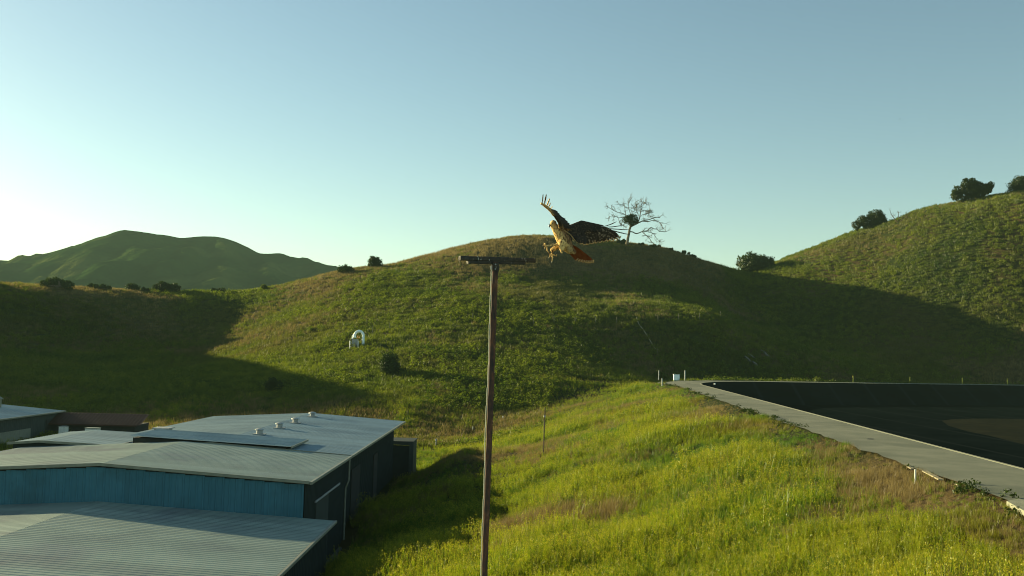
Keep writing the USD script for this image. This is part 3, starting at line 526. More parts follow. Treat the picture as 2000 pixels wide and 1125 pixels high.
tree('oak_tree', 'wide dark oak with uneven crown high on the right hill', 'tree', 1898, 389, 257, 84, 44, OAK, 11, 3400, seed=13, shape=[(-32, 0, 8, 9), (-24, 4, 18, 11), (-12, -4, 30, 11), (0, 3, 33, 11), (-5, -4, 18, 13), (12, 2, 26, 12), (22, -3, 22, 10), (32, 2, 24, 10), (36, -2, 30, 7), (16, 0, 12, 10), (-16, 0, 8, 11)])
tree('oak_tree', 'dark oak at the right edge of the photo on the hill top', 'tree', 1992, 374, 251, 50, 34, OAK, 9, 2400, seed=14)
tree('bush', 'round dark green bush on the sunlit slope below the white pipe', 'bush', 765, 731, None, 52, 50, SCRUB, 9, 2800, seed=15)
tree('bush', 'round blackish bush on the shaded slope above the metal roofs', 'bush', 533, 767, None, 42, 31, OAK, 7, 2200, seed=16)
tree('bush', 'yellow green bush at the end of the embankment beside the white post', 'bush', 1284, 742, 152, 40, 22, PALEB, 7, 1800, seed=17)
tree('bush', 'small dark bush beside the pipe on the hillside', 'bush', 748, 682, None, 22, 13, SCRUB, 4, 800, seed=18)
for i, (px, py, w, h, lb) in enumerate([(1213, 474, 26, 11, 'low dark shrub at the left foot of the dead tree'), (1250, 478, 26, 7, 'low dark shrub at the right foot of the dead tree'), (1282, 484, 34, 9, 'second low dark shrub right of the dead tree on the crest'), (1308, 490, 30, 8, 'third low dark shrub right of the dead tree on the crest'), (1334, 497, 30, 8, 'fourth low dark shrub right of the dead tree on the crest'), (1352, 503, 22, 7, 'last low dark shrub on the falling right crest of the middle hill')]):
    tree('shrub', lb, 'shrub', px, py, 270 + max(0, px - 1280) * 0.12, w, h, OAK, 5, 900, seed=30 + i)

def branches(lines, r, twig=3, tw_len=0.9, depth=1, rad0=0.05):
    """bare twigs growing from the given limbs, each twig forking"""
    out = []
    def grow(p, d, L, rad, lev):
        k = 4; q = [p]
        for _ in range(k): d = d + r.normal(size=3) * 0.28; d /= np.linalg.norm(d); q.append(q[-1] + d * L / k)
        out.append(tube(q, np.linspace(rad, rad * 0.45, len(q)), 4))
        if lev > 0:
            for _ in range(r.integers(2, 4)):
                i = r.integers(1, k + 1); dd = d + r.normal(size=3) * 0.6; grow(q[i], dd / np.linalg.norm(dd), L * r.uniform(0.45, 0.7), rad * 0.6, lev - 1)
    for ln in lines:
        for _ in range(twig):
            i = r.integers(len(ln) // 3, len(ln)); t = ln[min(i + 1, len(ln) - 1)] - ln[max(i - 1, 0)]; t = t / max(np.linalg.norm(t), 1e-6); dd = t * 0.6 + r.normal(size=3) * 0.6 + [0, 0, 0.15]
            grow(ln[i], dd / np.linalg.norm(dd), tw_len * r.uniform(0.6, 1.3), rad0, depth)
    return cat(out)
DT = 266.0
def zpt(zx, zy, off=0.0): return at(1180 + zx / 10.23, 380 + zy / 10.23, DT + off)
dead = thing('dead_tree', 'bare dead tree with spreading branches on the crest of the middle hill', 'tree')
part('trunk', tube(spline([zpt(455, 990), zpt(470, 900), zpt(490, 800), zpt(508, 700), zpt(540, 600), zpt(565, 470)], 14), np.linspace(0.42, 0.22, 14), 9), DEADW, dead, smooth=True)
LIMBS = [([(560, 600), (660, 560), (710, 460), (728, 330), (740, 220), (735, 150)], 0.19, 0.6), ([(540, 640), (640, 590), (760, 530), (900, 500), (1040, 455), (1110, 462)], 0.2, -0.4), ([(505, 740), (560, 745), (640, 780), (760, 740), (860, 720), (940, 655), (990, 685), (1050, 690), (1110, 740), (1240, 740)], 0.17, -1.2),
         ([(760, 740), (820, 800), (900, 870), (950, 940), (990, 985)], 0.12, -1.4), ([(800, 735), (900, 750), (990, 790), (1030, 850), (1110, 940)], 0.1, -1.0), ([(760, 530), (870, 540), (960, 520), (1090, 545), (1150, 620)], 0.14, 0.5),
         ([(540, 560), (450, 430), (380, 380), (260, 350), (190, 315), (110, 270), (70, 235)], 0.13, 0.8), ([(520, 600), (400, 455), (290, 465), (220, 430), (130, 430), (80, 500)], 0.11, -0.6), ([(290, 465), (300, 540), (330, 600), (380, 605)], 0.07, -0.7), ([(480, 470), (430, 390), (415, 300), (405, 220), (320, 210)], 0.1, 0.4),
         ([(530, 470), (520, 370), (500, 300), (480, 240), (490, 150), (500, 90)], 0.1, -0.8), ([(560, 470), (560, 390), (600, 320), (620, 265)], 0.07, 0.9), ([(700, 430), (650, 330), (640, 240), (690, 170)], 0.09, 1.0), ([(728, 330), (830, 320), (910, 325), (940, 360)], 0.08, 0.2), ([(738, 250), (810, 180), (850, 130)], 0.07, 1.4), ([(730, 440), (770, 400), (850, 380), (930, 430)], 0.06, -0.9)]
lines = []
for q, r0, off in LIMBS:
    ln = spline([zpt(zx, zy, off * (i / (len(q) - 1)) * 1.6) for i, (zx, zy) in enumerate(q)], 4 * len(q)); lines.append(ln)
    part('limb', tube(ln, np.linspace(r0, r0 * 0.4, len(ln)), 6), DEADW, dead, smooth=True)
part('twigs', branches(lines, np.random.default_rng(5), 10, 1.35, 2, 0.06), DEADW, dead)
tc = thing('leafy_clump', 'dense dark round clump lodged in the crown of the bare dead tree', 'clump')
cc = [zpt(zx, zy, o) for zx, zy, o in ((500, 470, 0), (600, 480, 0.3), (540, 560, -0.2), (450, 500, 0.2), (640, 540, 0), (550, 430, 0))]
part('leaves', leafcloud(cc, [1.0, 1.3, 1.05, 1.2, 0.75, 0.7], 2600, 0.16, np.random.default_rng(3)), OAK, tc)
part('stems', branches([np.array([cc[2], cc[0], cc[1]])] * 2, np.random.default_rng(8), 6, 0.9, 1, 0.03), BARK, tc)
ds_ = thing('dead_shrub', 'leafless twisted dead shrub right of the two lobed oak on the right hill', 'shrub')
b0 = at(1757, 430, 279); b0[2] = gz(b0[:1], b0[1:2])[0]
st = [spline([b0 + [dx * 0.3, 0, -0.2], b0 + [dx, dy, 1.0], b0 + [dx * 1.7, dy * 1.5, 1.9 + dz], b0 + [dx * 2.2 + 0.3, dy, 2.7 + dz]], 8) for dx, dy, dz in ((-1.3, 0.3, 0.5), (-0.3, -0.4, 0.1), (0.8, 0.2, -0.4), (1.5, -0.2, 0.3))]
for ln in st: part('limb', tube(ln, np.linspace(0.14, 0.06, 8), 5), BARK, ds_)
part('twigs', branches(st, np.random.default_rng(6), 5, 1.0, 2, 0.04), BARK, ds_)

# ------------------------------------------------------------------ posts, pipe, box, rocks
def post(name, label, catg, px, py, hpx, D=None, r=0.05, m=WHITE, group=None, cap=True, square=False):
    g = ground_hit(px, py) if D is None else at(px, py, D); H = hpx * g[1] / F
    if D is not None: g[2] = min(g[2], gz(g[:1], g[1:2])[0] + 0.5) if False else g[2]
    t = thing(name, label, catg, group, tuple(g))
    part('shaft', cbox((0, 0, -0.4), (0, 0, H), 2 * r, 2 * r, up=(0, 1, 0)) if square else tube([(0, 0, -0.4), (0, 0, H * 0.5), (0, 0, H)], r, 8), m, t)
    if cap: part('cap', cbox((0, 0, H), (0, 0, H + 0.03), 2.3 * r, 2.3 * r, up=(0, 1, 0)) if square else trimesh.creation.cylinder(r * 1.25, 0.05, sections=8, transform=trimesh.transformations.translation_matrix((0, 0, H))), m, t)
    return t
ordn = ['first', 'second', 'third', 'fourth', 'fifth', 'sixth', 'seventh', 'eighth', 'ninth', 'tenth', 'eleventh', 'twelfth', 'thirteenth', 'fourteenth']
row = [(727, 650), (760, 642), (798, 633), (880, 629), (923, 623), (1042, 632), (1082, 630), (1123, 632), (1163, 632), (1204, 631), (1285, 628), (1325, 624), (1366, 623), (1407, 620), (1444, 619)]
for i, (px, py) in enumerate(row):
    lb = f'{ordn[i]} thin pale fence post from the left in the row across the middle hill' if i < 14 else 'last thin pale fence post at the right end of the row across the middle hill'
    post('fence_post', lb, 'fence post', px, py + 2, 14, r=0.05, m=POSTW, group='fence posts across the middle hill', square=True)
post('fence_post', 'thin pale post low on the hill at the foot of the slanting pale pipe', 'fence post', 1284, 694, 14, r=0.055, m=POSTW)
post('marker_post', 'white post standing in the yellow green bush at the end of the embankment', 'post', 1286.5, 737, 13, 146, 0.055)
post('marker_post', 'white post with a fallen stake at its foot at the head of the road', 'post', 1293, 752, 12, 128, 0.06)
post('marker_post', 'tall white post right of the grey cabinet at the bend of the road', 'post', 1337.5, 742, 18, 152, 0.08)
post('marker_post', 'short white post in the grass at the near right road edge', 'post', 1787.5, 945, 28, None, 0.03, cap=False)
post('marker_post', 'grey stub post in the grass right of the grey enclosure', 'post', 851, 874, 16, None, 0.10, STEEL)
post('marker_post', 'small white stub post left of the rusty pole in the grass', 'post', 923, 844, 10, None, 0.06)
post('marker_post', 'small white stub just right of the rusty pole in far grass', 'post', 982, 822, 9, None, 0.09)
for i, (px, py) in enumerate([(1668, 745), (1779, 748.5), (1882, 751), (1970, 752)]):
    g = lvl(px, py + 1.5); k = np.argmin(np.linalg.norm(outer - g, axis=1)); 
    d = ray(px, py); tt = np.linspace(140, 200, 600); q = EYE + d * (tt / d[1])[:, None]
    ln = LineString(outer); j = np.argmin([ln.distance(shapely.Point(*p[:2])) for p in q[::4]]); p = q[::4][j] + np.array([0, 0.5, 0])
    t = thing('bollard', f'yellow bollard, {ordn[i]} from the left along the far road', 'bollard', 'yellow bollards along the far side of the basin', (p[0], p[1], DECK - 0.1))
    part('shaft', tube([(0, 0, -0.3), (0, 0, 0.6), (0, 0, 1.15)], 0.09, 10), YELLOW, t); part('cap', trimesh.creation.revolve([(0, 1.22), (0.05, 1.21), (0.095, 1.15), (0, 1.15)], sections=10), YELLOW, t)
# tall thin mast in the grass
g = ground_hit(1061, 893); t = thing('mast', 'tall thin dark pole standing in the grass right of the perch', 'pole', None, tuple(g)); H = 96 * g[1] / F
part('shaft', tube([(0, 0, -0.4), (0.02, 0, H * 0.5), (0.05, 0, H)], [0.05, 0.045, 0.04], 8), BARK, t); part('clamp', trimesh.creation.cylinder(0.075, 0.12, sections=8, transform=trimesh.transformations.translation_matrix((0.04, 0, H * 0.82))), STEEL, t)
# slanting pipe on the slope
q = [ground_hit(px, py) for px, py in ((1243, 622), (1247, 634), (1256, 646), (1266, 662), (1276, 678), (1284, 692))]
tag(part('surface_pipe', tube(spline([p + [0, 0, 0.25] for p in q], 24), 0.09, 6), WOODP, smooth=True), 'thin pale pipe slanting down the middle hill from the fence row', 'pipe')
# gooseneck pipe
g = ground_hit(700, 677); s = g[1] / F; t = thing('gooseneck_pipe', 'large pale blue gooseneck pipe standing on the middle hillside', 'pipe', None, tuple(g))
arc = [(0.95, 0, -0.4), (0.95, 0, 1.75)] + [(0.05 + 0.9 * math.cos(a_), 0, 1.95 + 0.85 * math.sin(a_)) for a_ in np.linspace(0.15, math.pi - 0.1, 12)] + [(-0.86, 0.0, 1.7)]
arc = [np.array(p) * [13 * s / 1.0, 1, 1] * np.array([0.72, 1, 1]) for p in arc]
part('pipe_bend', tube(arc, 0.24, 12), PIPEW, t, smooth=50)
part('flange', trimesh.creation.cylinder(0.34, 0.12, sections=14, transform=trimesh.transformations.translation_matrix((arc[-1][0], 0, 1.66))), PIPEW, t)
part('valve_box', cat([box(-1.15, -0.15, -0.45, 0.45, -0.4, 1.3), cbox((-1.2, 0, 1.33), (-0.1, 0, 1.33), 1.0, 0.07)]), STEEL, t)
part('riser', tube([(-1.15, 0.3, 1.3), (-1.15, 0.3, 2.1)], 0.13, 10), PIPEW, t)
part('guard_post', tube([(-1.45, -0.7, -0.5), (-1.45, -0.7, 1.0)], 0.13, 10), WHITE, t); part('guard_post', tube([(0.05, -0.75, -0.5), (0.05, -0.75, 1.05)], 0.11, 10), WHITE, t)
part('handwheel', trimesh.creation.torus(0.2, 0.05, major_sections=14, minor_sections=6, transform=trimesh.transformations.translation_matrix((-0.1, 0.2, 1.75)) @ trimesh.transformations.rotation_matrix(math.pi / 2, [1, 0, 0])), noisy('orange_paint', (0.4, 0.12, 0.03), (0.5, 0.17, 0.04), 4, 0.5), t)
# cabinet
g = at(1321, 742, 152); g[2] = DECK - 0.1; t = thing('cabinet', 'pale grey metal equipment cabinet at the bend of the road', 'cabinet', None, tuple(g))
part('body', box(-0.45, 0.45, -0.3, 0.3, 0.12, 1.0), PIPEW, t); part('door', box(-0.41, 0.41, -0.335, -0.303, 0.18, 0.95), PIPEW, t); part('roof', cbox((-0.5, 0, 1.03), (0.5, 0, 1.03), 0.74, 0.06), STEEL, t); part('plinth', box(-0.4, 0.4, -0.25, 0.25, -0.3, 0.118), CONC, t)
# fallen stake, white marker ball, planks, drains, slab, rocks
q0, q1 = at(1285, 748, 130), at(1294, 745.5, 130)
tag(part('fallen_stake', cbox(q0, q1, 0.12, 0.10), WOODP), 'pale fallen stake lying at the foot of the white post', 'stake')
q0, q1 = at(1297, 749, 129), at(1308, 750.5, 129)
tag(part('fallen_stake', cbox(q0, q1, 0.11, 0.08), WOODP), 'pale stake lying in the grass right of the white post', 'stake')
p = at(1396, 750, 128); m = trimesh.creation.icosphere(2, 0.13); m.apply_translation((p[0], p[1], p[2]))
tag(part('float', m, WHITE, smooth=True), 'small white ball lying at the inner corner of the basin', 'ball')
def plank(p0, p1, w, lb): 
    a_, b_ = (np.r_[lvl(*p0), DECK + 0.01], np.r_[lvl(*p1), DECK - 0.03]); tag(part('plank', cbox(a_, b_, w, 0.04), WOODP), lb, 'plank')
plank((1806, 921), (1838, 935), 0.17, 'long pale plank lying along the near edge of the road')
plank((1772, 910), (1782, 914), 0.12, 'short pale plank end left of the white post at the road edge')
plank((1866, 945), (1873, 948), 0.05, 'thin pale sliver of wood at the road edge right of the long plank')
for i, (px, py, w, lb) in enumerate([(1344, 749, 5, 'dark drain slot farthest up the road'), (1409, 769.5, 7, 'dark drain slot in the middle of the road beside the basin corner'), (1513, 800.5, 9, 'dark crack patch in the road beyond the largest one'), (1700, 857, 11, 'largest dark patch in the near road surface')]):
    a_, b_ = lvl(px - w * 0.6, py), lvl(px + w * 0.6, py + 0.8); d = (b_ - a_) / np.linalg.norm(b_ - a_); nn = np.array([-d[1], d[0]]); L = np.linalg.norm(b_ - a_)
    v = [np.r_[(a_ + b_) / 2 + d * L / 2 * math.cos(k / 12 * 6.283) * (1 + 0.2 * math.sin(3 * k)) + nn * 0.32 * math.sin(k / 12 * 6.283), DECK + 0.006] for k in range(12)] 
    v = v + [u_ - [0, 0, 0.012] for u_ in v]; f = [(0, k, k + 1) for k in range(1, 11)] + [q_ for k in range(12) for q_ in ((k, k + 12, (k + 1) % 12), ((k + 1) % 12, k + 12, (k + 1) % 12 + 12))]
    tag(part('road_drain', (np.array(v), np.array(f)), DARK), lb, 'drain')
s0 = lvl(1968, 981); v = [lvl(1966, 981), lvl(1990, 976), lvl(2040, 990), lvl(2060, 1024), lvl(2003, 1002)]
m = trimesh.creation.extrude_polygon(Polygon(v), 0.12, engine='earcut'); m.apply_translation((0, 0, DECK - 0.085))
tag(part('concrete_block', m, CONC), 'pale concrete slab at the lower right edge of the road', 'slab')
for i, (px, py, L, lb) in enumerate([(1463, 704, 2.4, 'pale streaked rock, lowest left of the rocks above the basin'), (1472, 700, 2.8, 'longest pale rock in the cluster above the basin'), (1477, 713, 2.0, 'pale rock lowest right of the cluster above the basin'), (1497, 693, 2.2, 'pale rock standing apart to the right of the cluster above the basin'), (1490, 688, 1.4, 'smallest pale rock, topmost of the cluster above the basin')]):
    g = ground_hit(px, py); m = trimesh.creation.icosphere(2, 0.5); v = m.vertices.copy(); v *= (1 + 0.5 * (meshkit.noise(v * 4, i) - 0.5))[:, None] * [L, 0.7, 0.5]; m.vertices = v
    m.apply_transform(trimesh.transformations.rotation_matrix(0.75, [0, 1, 0])); m.apply_translation(g)
    tag(part('rock', m, ROCK, smooth=40), lb, 'rock')
# distant bird, a speck in the sky on the right
p = at(1757.5, 232.5, 330); t = thing('distant_bird', 'tiny dark bird far away in the sky on the right', 'bird', None, tuple(p))
part('body', trimesh.creation.icosphere(1, 0.09).apply_transform(np.diag([2.2, 1, 1, 1])), BARK, t)
for sx in (-1, 1): part('wing', (np.array([(0.1, 0, 0), (-0.12, 0, 0), (-0.12, 0.45 * sx, 0.1), (0, 0.5 * sx, 0.1), (0.12, 0.3 * sx, 0.08), (0, 0.2 * sx, 0.11)]), np.array([(0, 1, 2), (0, 2, 4), (4, 2, 3), (0, 5, 1), (5, 2, 1), (4, 5, 0), (5, 4, 2)])), BARK, t)

# ------------------------------------------------------------------ perch
RUST = mat('rusty_dark_steel', {'g': ('geometry', {}), 'mp': ('mapping', {'scale': (14, 14, 5)}), 'n': ('noise_texture', {'scale': 1.6, 'detail': 6, 'roughness': 0.65}), 'r': ('rgb_ramp', {'ramp': [(0.36, (0.02, 0.018, 0.016)), (0.5, (0.06, 0.032, 0.02)), (0.60, (0.10, 0.042, 0.02)), (0.70, (0.17, 0.11, 0.07))]}),
       'bn': ('noise_texture', {'scale': 60, 'detail': 4}), 'b': ('bump', {'strength': 0.5, 'distance': 0.003}), 'p': ('principled_bsdf', {'roughness': 0.75, 'specular_ior_level': 0.25})},
       [('g.position', 'mp.vector'), ('mp.vector', 'n.vector'), ('n.fac', 'r.fac'), ('r.color', 'p.base_color'), ('g.position', 'bn.vector'), ('bn.fac', 'b.height'), ('b.normal', 'p.normal')])
PERCH = mat('weathered_dark_timber', {'g': ('geometry', {}), 'mp': ('mapping', {'scale': (3, 30, 40)}), 'n': ('noise_texture', {'scale': 2, 'detail': 6, 'roughness': 0.65}), 'r': ('rgb_ramp', {'ramp': [(0.3, (0.018, 0.02, 0.018)), (0.7, (0.06, 0.052, 0.038))]}),
       'm2': ('mapping', {'scale': (55, 55, 16)}), 'n2': ('noise_texture', {'scale': 1.0, 'detail': 3, 'roughness': 0.6}), 'r2': ('rgb_ramp', {'ramp': [(0.64, (0, 0, 0)), (0.70, (1, 1, 1))]}), 'mx': ('mix', {'color2': (0.30, 0.29, 0.24)}),
       'b': ('bump', {'strength': 0.6, 'distance': 0.003}), 'p': ('principled_bsdf', {'roughness': 0.85, 'specular_ior_level': 0.2})},
       [('g.position', 'mp.vector'), ('mp.vector', 'n.vector'), ('n.fac', 'r.fac'), ('g.position', 'm2.vector'), ('m2.vector', 'n2.vector'), ('n2.fac', 'r2.fac'), ('r2.color', 'mx.fac'), ('r.color', 'mx.color1'), ('mx.color', 'p.base_color'), ('n.fac', 'b.height'), ('b.normal', 'p.normal')])
pt, pb = at(967.5, 519, 8.1), at(947.0, 1096, 8.1)
dpole = (pt - pb) / np.linalg.norm(pt - pb); foot = pb + dpole * ((gz(np.array([pb[0]]), np.array([pb[1]]))[0] - 0.6 - pb[2]) / dpole[2])
tp = thing('perch_pole', 'tall rusty pole with a dark wooden crossbar on top for birds to perch', 'perch')
turn = np.array([math.sin(0.10), -math.cos(0.10), 0.0])
part('post', cbox(foot, pt + dpole * 0.03, 0.046, 0.046, up=turn, bevel=0.1), RUST, tp)
lb_, rb_ = at(897.5, 504.2, 7.95), at(1043.5, 508.8, 8.32)
part('crossbar', cbox(lb_, rb_, 0.045, 0.036, bevel=0.18), PERCH, tp)
l2, r2 = at(913, 512.3, 7.99), at(1024, 514.0, 8.27)
part('under_rail', cbox(l2, r2, 0.038, 0.022, bevel=0.1), PERCH, tp)
br = part('bracket', cat([cbox(pt - dpole * 0.045, pt + dpole * 0.022, 0.058, 0.056, up=turn, bevel=0.1)]), STEEL if False else PERCH, tp)
for k in (-0.03, 0.008): part('bolt', trimesh.creation.cylinder(0.006, 0.075, sections=8, transform=trimesh.transformations.translation_matrix(pt + dpole * k + [0.002, 0, 0]) @ trimesh.transformations.rotation_matrix(math.pi / 2, [1, 0, 0])), STEEL, br)
side = np.array([-1.0, 0, 0]); zz = np.linspace(0, 1, 60)
cab = [pt - dpole * (0.03 + z_ * 6.2) + side * (0.0315 + 0.0035 * math.sin(z_ * 37) * math.sin(z_ * 9)) + np.array([0, -0.012, 0]) for z_ in zz]
part('cable', tube(cab, 0.0032, 6), noisy('pale_cable', (0.66, 0.62, 0.42), (0.78, 0.74, 0.54), 20, 0.5), tp)
part('cable_clip', cbox(pt - dpole * 0.035 + side * 0.033 + [0, -0.014, 0], pt - dpole * 0.003 + side * 0.033 + [0, -0.014, 0], 0.011, 0.011), WHITE, tp)

# ------------------------------------------------------------------ hawk
import manifold3d as m3
DH = 8.15
def hk(px, py, off=0.0): return at(px, py, DH + off)
hs = DH / F                                            # metres to one pixel of the photograph at the bird
def ball(p, r): return m3.Manifold.sphere(r, 20).translate([float(k) for k in p])
def limb_m(chain): return [m3.Manifold.batch_hull([ball(p, r), ball(q, s)]) for (p, r), (q, s) in zip(chain[:-1], chain[1:])]
def px_r(n): return n * hs
torso = [(hk(1082, 441, -.01), px_r(7.2)), (hk(1086, 447, -.01), px_r(8.0)), (hk(1094, 457), px_r(12.5)), (hk(1101, 469, .01), px_r(14)), (hk(1107, 480, .02), px_r(12)), (hk(1113, 488, .03), px_r(8)), (hk(1120, 492, .04), px_r(5.5))]
head = [(hk(1081, 436, -.012), px_r(6.3)), (hk(1079.5, 438, -.015), px_r(6.0))]
bits = limb_m(torso) + limb_m(head + torso[:1]) 
# thighs with their loose feather trousers
bits += limb_m([(hk(1098, 474, -.03), px_r(8)), (hk(1097, 484, -.04), px_r(5.5)), (hk(1097.5, 493.5, -.045), px_r(1.6))])
bits += limb_m([(hk(1096, 474, .02), px_r(7)), (hk(1088, 482, .03), px_r(5.5)), (hk(1079, 488, .03), px_r(4.5))])
# shanks, feet and four toes each
def foot_m(ankle, toes, shank):
    out = limb_m(shank)
    for t_ in toes: out += limb_m(t_)
    return out
nf = hk(1066.5, 480, -.03); ff_ = hk(1077, 497.5, .02)
bits += limb_m([(hk(1090, 477.5, -.02), px_r(2.6)), (hk(1082, 479, -.03), px_r(1.4)), (nf, px_r(1.4))])
bits += limb_m([(nf, px_r(1.5)), (hk(1063, 478, -.035), px_r(1.2)), (hk(1060.5, 479.5, -.04), px_r(.6))]) + limb_m([(nf, px_r(1.4)), (hk(1063.5, 482, -.05), px_r(1.1)), (hk(1063.5, 485.5, -.055), px_r(.5))])
bits += limb_m([(nf, px_r(1.4)), (hk(1064.5, 475.8, -.01), px_r(1.1)), (hk(1062, 475.0, 0), px_r(.5))]) + limb_m([(nf, px_r(1.4)), (hk(1068, 484.5, -.02), px_r(1.2)), (hk(1068.5, 489, -.025), px_r(1.1)), (hk(1071, 492, -.02), px_r(.6))])
bits += limb_m([(hk(1081, 487, .03), px_r(2.6)), (hk(1079, 493, .025), px_r(1.6)), (ff_, px_r(1.6))])
bits += limb_m([(ff_, px_r(1.5)), (hk(1079.2, 502, .01), px_r(1.2)), (hk(1078.8, 507, .005), px_r(1.0)), (hk(1078.2, 511, 0), px_r(.55))]) + limb_m([(ff_, px_r(1.3)), (hk(1074, 499.8, 0), px_r(1.1)), (hk(1072.6, 502.6, -.005), px_r(.55))])
bits += limb_m([(ff_, px_r(1.3)), (hk(1073.5, 495.6, .01), px_r(1.2)), (hk(1070.0, 491.5, .01), px_r(.8))]) + limb_m([(ff_, px_r(1.3)), (hk(1083, 498.5, .04), px_r(1.1)), (hk(1086.5, 500, .045), px_r(.9)), (hk(1087.5, 496.5, .045), px_r(.5))])
# wing arms: shoulder, elbow, wrist, hand
armR = [(hk(1103, 449, .03), px_r(7.5)), (hk(1112, 445, .05), px_r(5.5)), (hk(1136, 434, .08), px_r(3.0)), (hk(1160, 438, .12), px_r(2.0)), (hk(1178, 441, .16), px_r(1.2))]
armL = [(hk(1096, 446, -.04), px_r(6)), (hk(1093, 433, -.13), px_r(3.6)), (hk(1077, 411, -.24), px_r(2.6)), (hk(1064, 400.5, -.30), px_r(1.8)), (hk(1057, 396, -.33), px_r(1.0))]
bits += limb_m(armR) + limb_m(armL)
body = m3.Manifold.batch_boolean(bits, m3.OpType.Add).refine_to_length(0.006).to_mesh()
bm = trimesh.Trimesh(body.vert_properties[:, :3], body.tri_verts, process=True)
was = np.array(bm.vertices); trimesh.smoothing.filter_taubin(bm, lamb=0.5, nu=0.52, iterations=6)
now = np.array(bm.vertices); bm.vertices = np.where(np.linalg.norm(now - was, axis=1)[:, None] < 0.006, now, was)
hawk = thing('hawk', 'red tailed hawk landing with wings raised and feet stretched toward the perch', 'bird')
bv = np.array(bm.vertices); bm.vertices = bv + (meshkit.noise(bv * 130, 2) - 0.5)[:, None] * 0.0022 * np.array(bm.vertex_normals)
def plume(name, light, dark, scale, lo, hi, stretch=(1, 1, 1), rough=0.85):
    return mat(name, {'g': ('geometry', {}), 'mp': ('mapping', {'scale': stretch}), 'n': ('noise_texture', {'scale': scale, 'detail': 3, 'roughness': 0.55}), 'r': ('rgb_ramp', {'ramp': [(lo, light), (hi, dark)]}), 'd': ('diffuse_bsdf', {}), 't': ('translucent_bsdf', {}), 'm': ('mix_closure', {'fac': 0.22})},
               [('g.position', 'mp.vector'), ('mp.vector', 'n.vector'), ('n.fac', 'r.fac'), ('r.color', 'd.color'), ('r.color', 't.color'), ('d.BSDF', 'm.closure1'), ('t.BSDF', 'm.closure2')], 'm.closure')
bl_ = hk(1098, 466); BACK0 = float(bl_[0] + 0.66 * bl_[2])   # where the pale breast turns into the brown back
BODYM = mat('hawk_breast_plumage', {'g': ('geometry', {}), 'mp': ('mapping', {'scale': (1, 1, 0.6)}), 'n': ('noise_texture', {'scale': 75, 'detail': 3}), 'r': ('rgb_ramp', {'ramp': [(0.5, (0.62, 0.43, 0.17)), (0.64, (0.11, 0.06, 0.028))]}),
    'r2': ('rgb_ramp', {'ramp': [(0.42, (0.22, 0.13, 0.06)), (0.6, (0.06, 0.036, 0.02))]}), 'sx': ('separate_xyz', {}), 'k': ('math', {'math_type': 'multiply', 'value2': 0.66}), 'ad': ('math', {'math_type': 'add'}), 'mr': ('map_range', {'from_min': BACK0, 'from_max': BACK0 + 0.035, 'clamp': True}), 'mx': ('mix', {}), 'd': ('diffuse_bsdf', {})},
    [('g.position', 'mp.vector'), ('mp.vector', 'n.vector'), ('n.fac', 'r.fac'), ('n.fac', 'r2.fac'), ('g.position', 'sx.vector'), ('sx.z', 'k.value1'), ('sx.x', 'ad.value1'), ('k.value', 'ad.value2'), ('ad.value', 'mr.value'), ('mr.result', 'mx.fac'), ('r.color', 'mx.color1'), ('r2.color', 'mx.color2'), ('mx.color', 'd.color')], 'd.BSDF') if True else plume('hawk_breast_plumage', (0.50, 0.36, 0.16), (0.10, 0.055, 0.025), 75, 0.50, 0.64, (1, 1, 0.6))
COVM = plume('hawk_dark_plumage', (0.07, 0.063, 0.052), (0.24, 0.18, 0.11), 95, 0.55, 0.68)
BARM = plume('hawk_barred_feather', (0.07, 0.055, 0.038), (0.36, 0.28, 0.17), 60, 0.53, 0.62)
PALEF = plume('hawk_pale_feather', (0.62, 0.44, 0.19), (0.22, 0.16, 0.09), 80, 0.5, 0.66)
TAILM = plume('hawk_rufous_feather', (0.20, 0.065, 0.02), (0.12, 0.035, 0.012), 40, 0.4, 0.7)
BEAKM = noisy('hawk_horn', (0.03, 0.03, 0.03), (0.06, 0.055, 0.05), 40, 0.35, 0.5)
CERE = noisy('hawk_cere', (0.45, 0.33, 0.06), (0.55, 0.42, 0.1), 40, 0.5, 0.4)
part('body', bm, BODYM, hawk, smooth=True)
part('beak', tube([hk(1076.2, 438.5, -.02), hk(1073.6, 440.2, -.022), hk(1072.8, 442.6, -.022), hk(1073.3, 445.3, -.022)], [px_r(2.4), px_r(1.9), px_r(1.2), px_r(.25)], 8), BEAKM, hawk, smooth=True)
part('cere', tube([hk(1078, 438.2, -.018), hk(1075.6, 439, -.021)], [px_r(2.5), px_r(2.3)], 8), CERE, hawk, smooth=True)
for off, q in ((-.044, (1078.2, 436.0)), (.012, (1077.4, 436.0))): m = trimesh.creation.icosphere(2, px_r(1.1)); m.apply_translation(hk(*q, off)); part('eye', m, BEAKM, hawk, smooth=True)
for tip, bk in (((1060.5, 479.5, -.04), (1058.6, 481.8, -.045)), ((1063.5, 485.5, -.055), (1063.0, 488.2, -.055)), ((1062, 475, 0), (1059.4, 475.8, 0)), ((1078.2, 511, 0), (1077, 513.2, 0)), ((1072.6, 502.6, -.005), (1071.8, 505, -.005)), ((1087.5, 496.5, .045), (1086.4, 494, .045))):
    part('talon', tube([hk(*tip), (hk(*tip) + hk(*bk)) / 2 + [0, 0, .001], hk(*bk)], [px_r(.6), px_r(.45), px_r(.1)], 6), BEAKM, hawk)
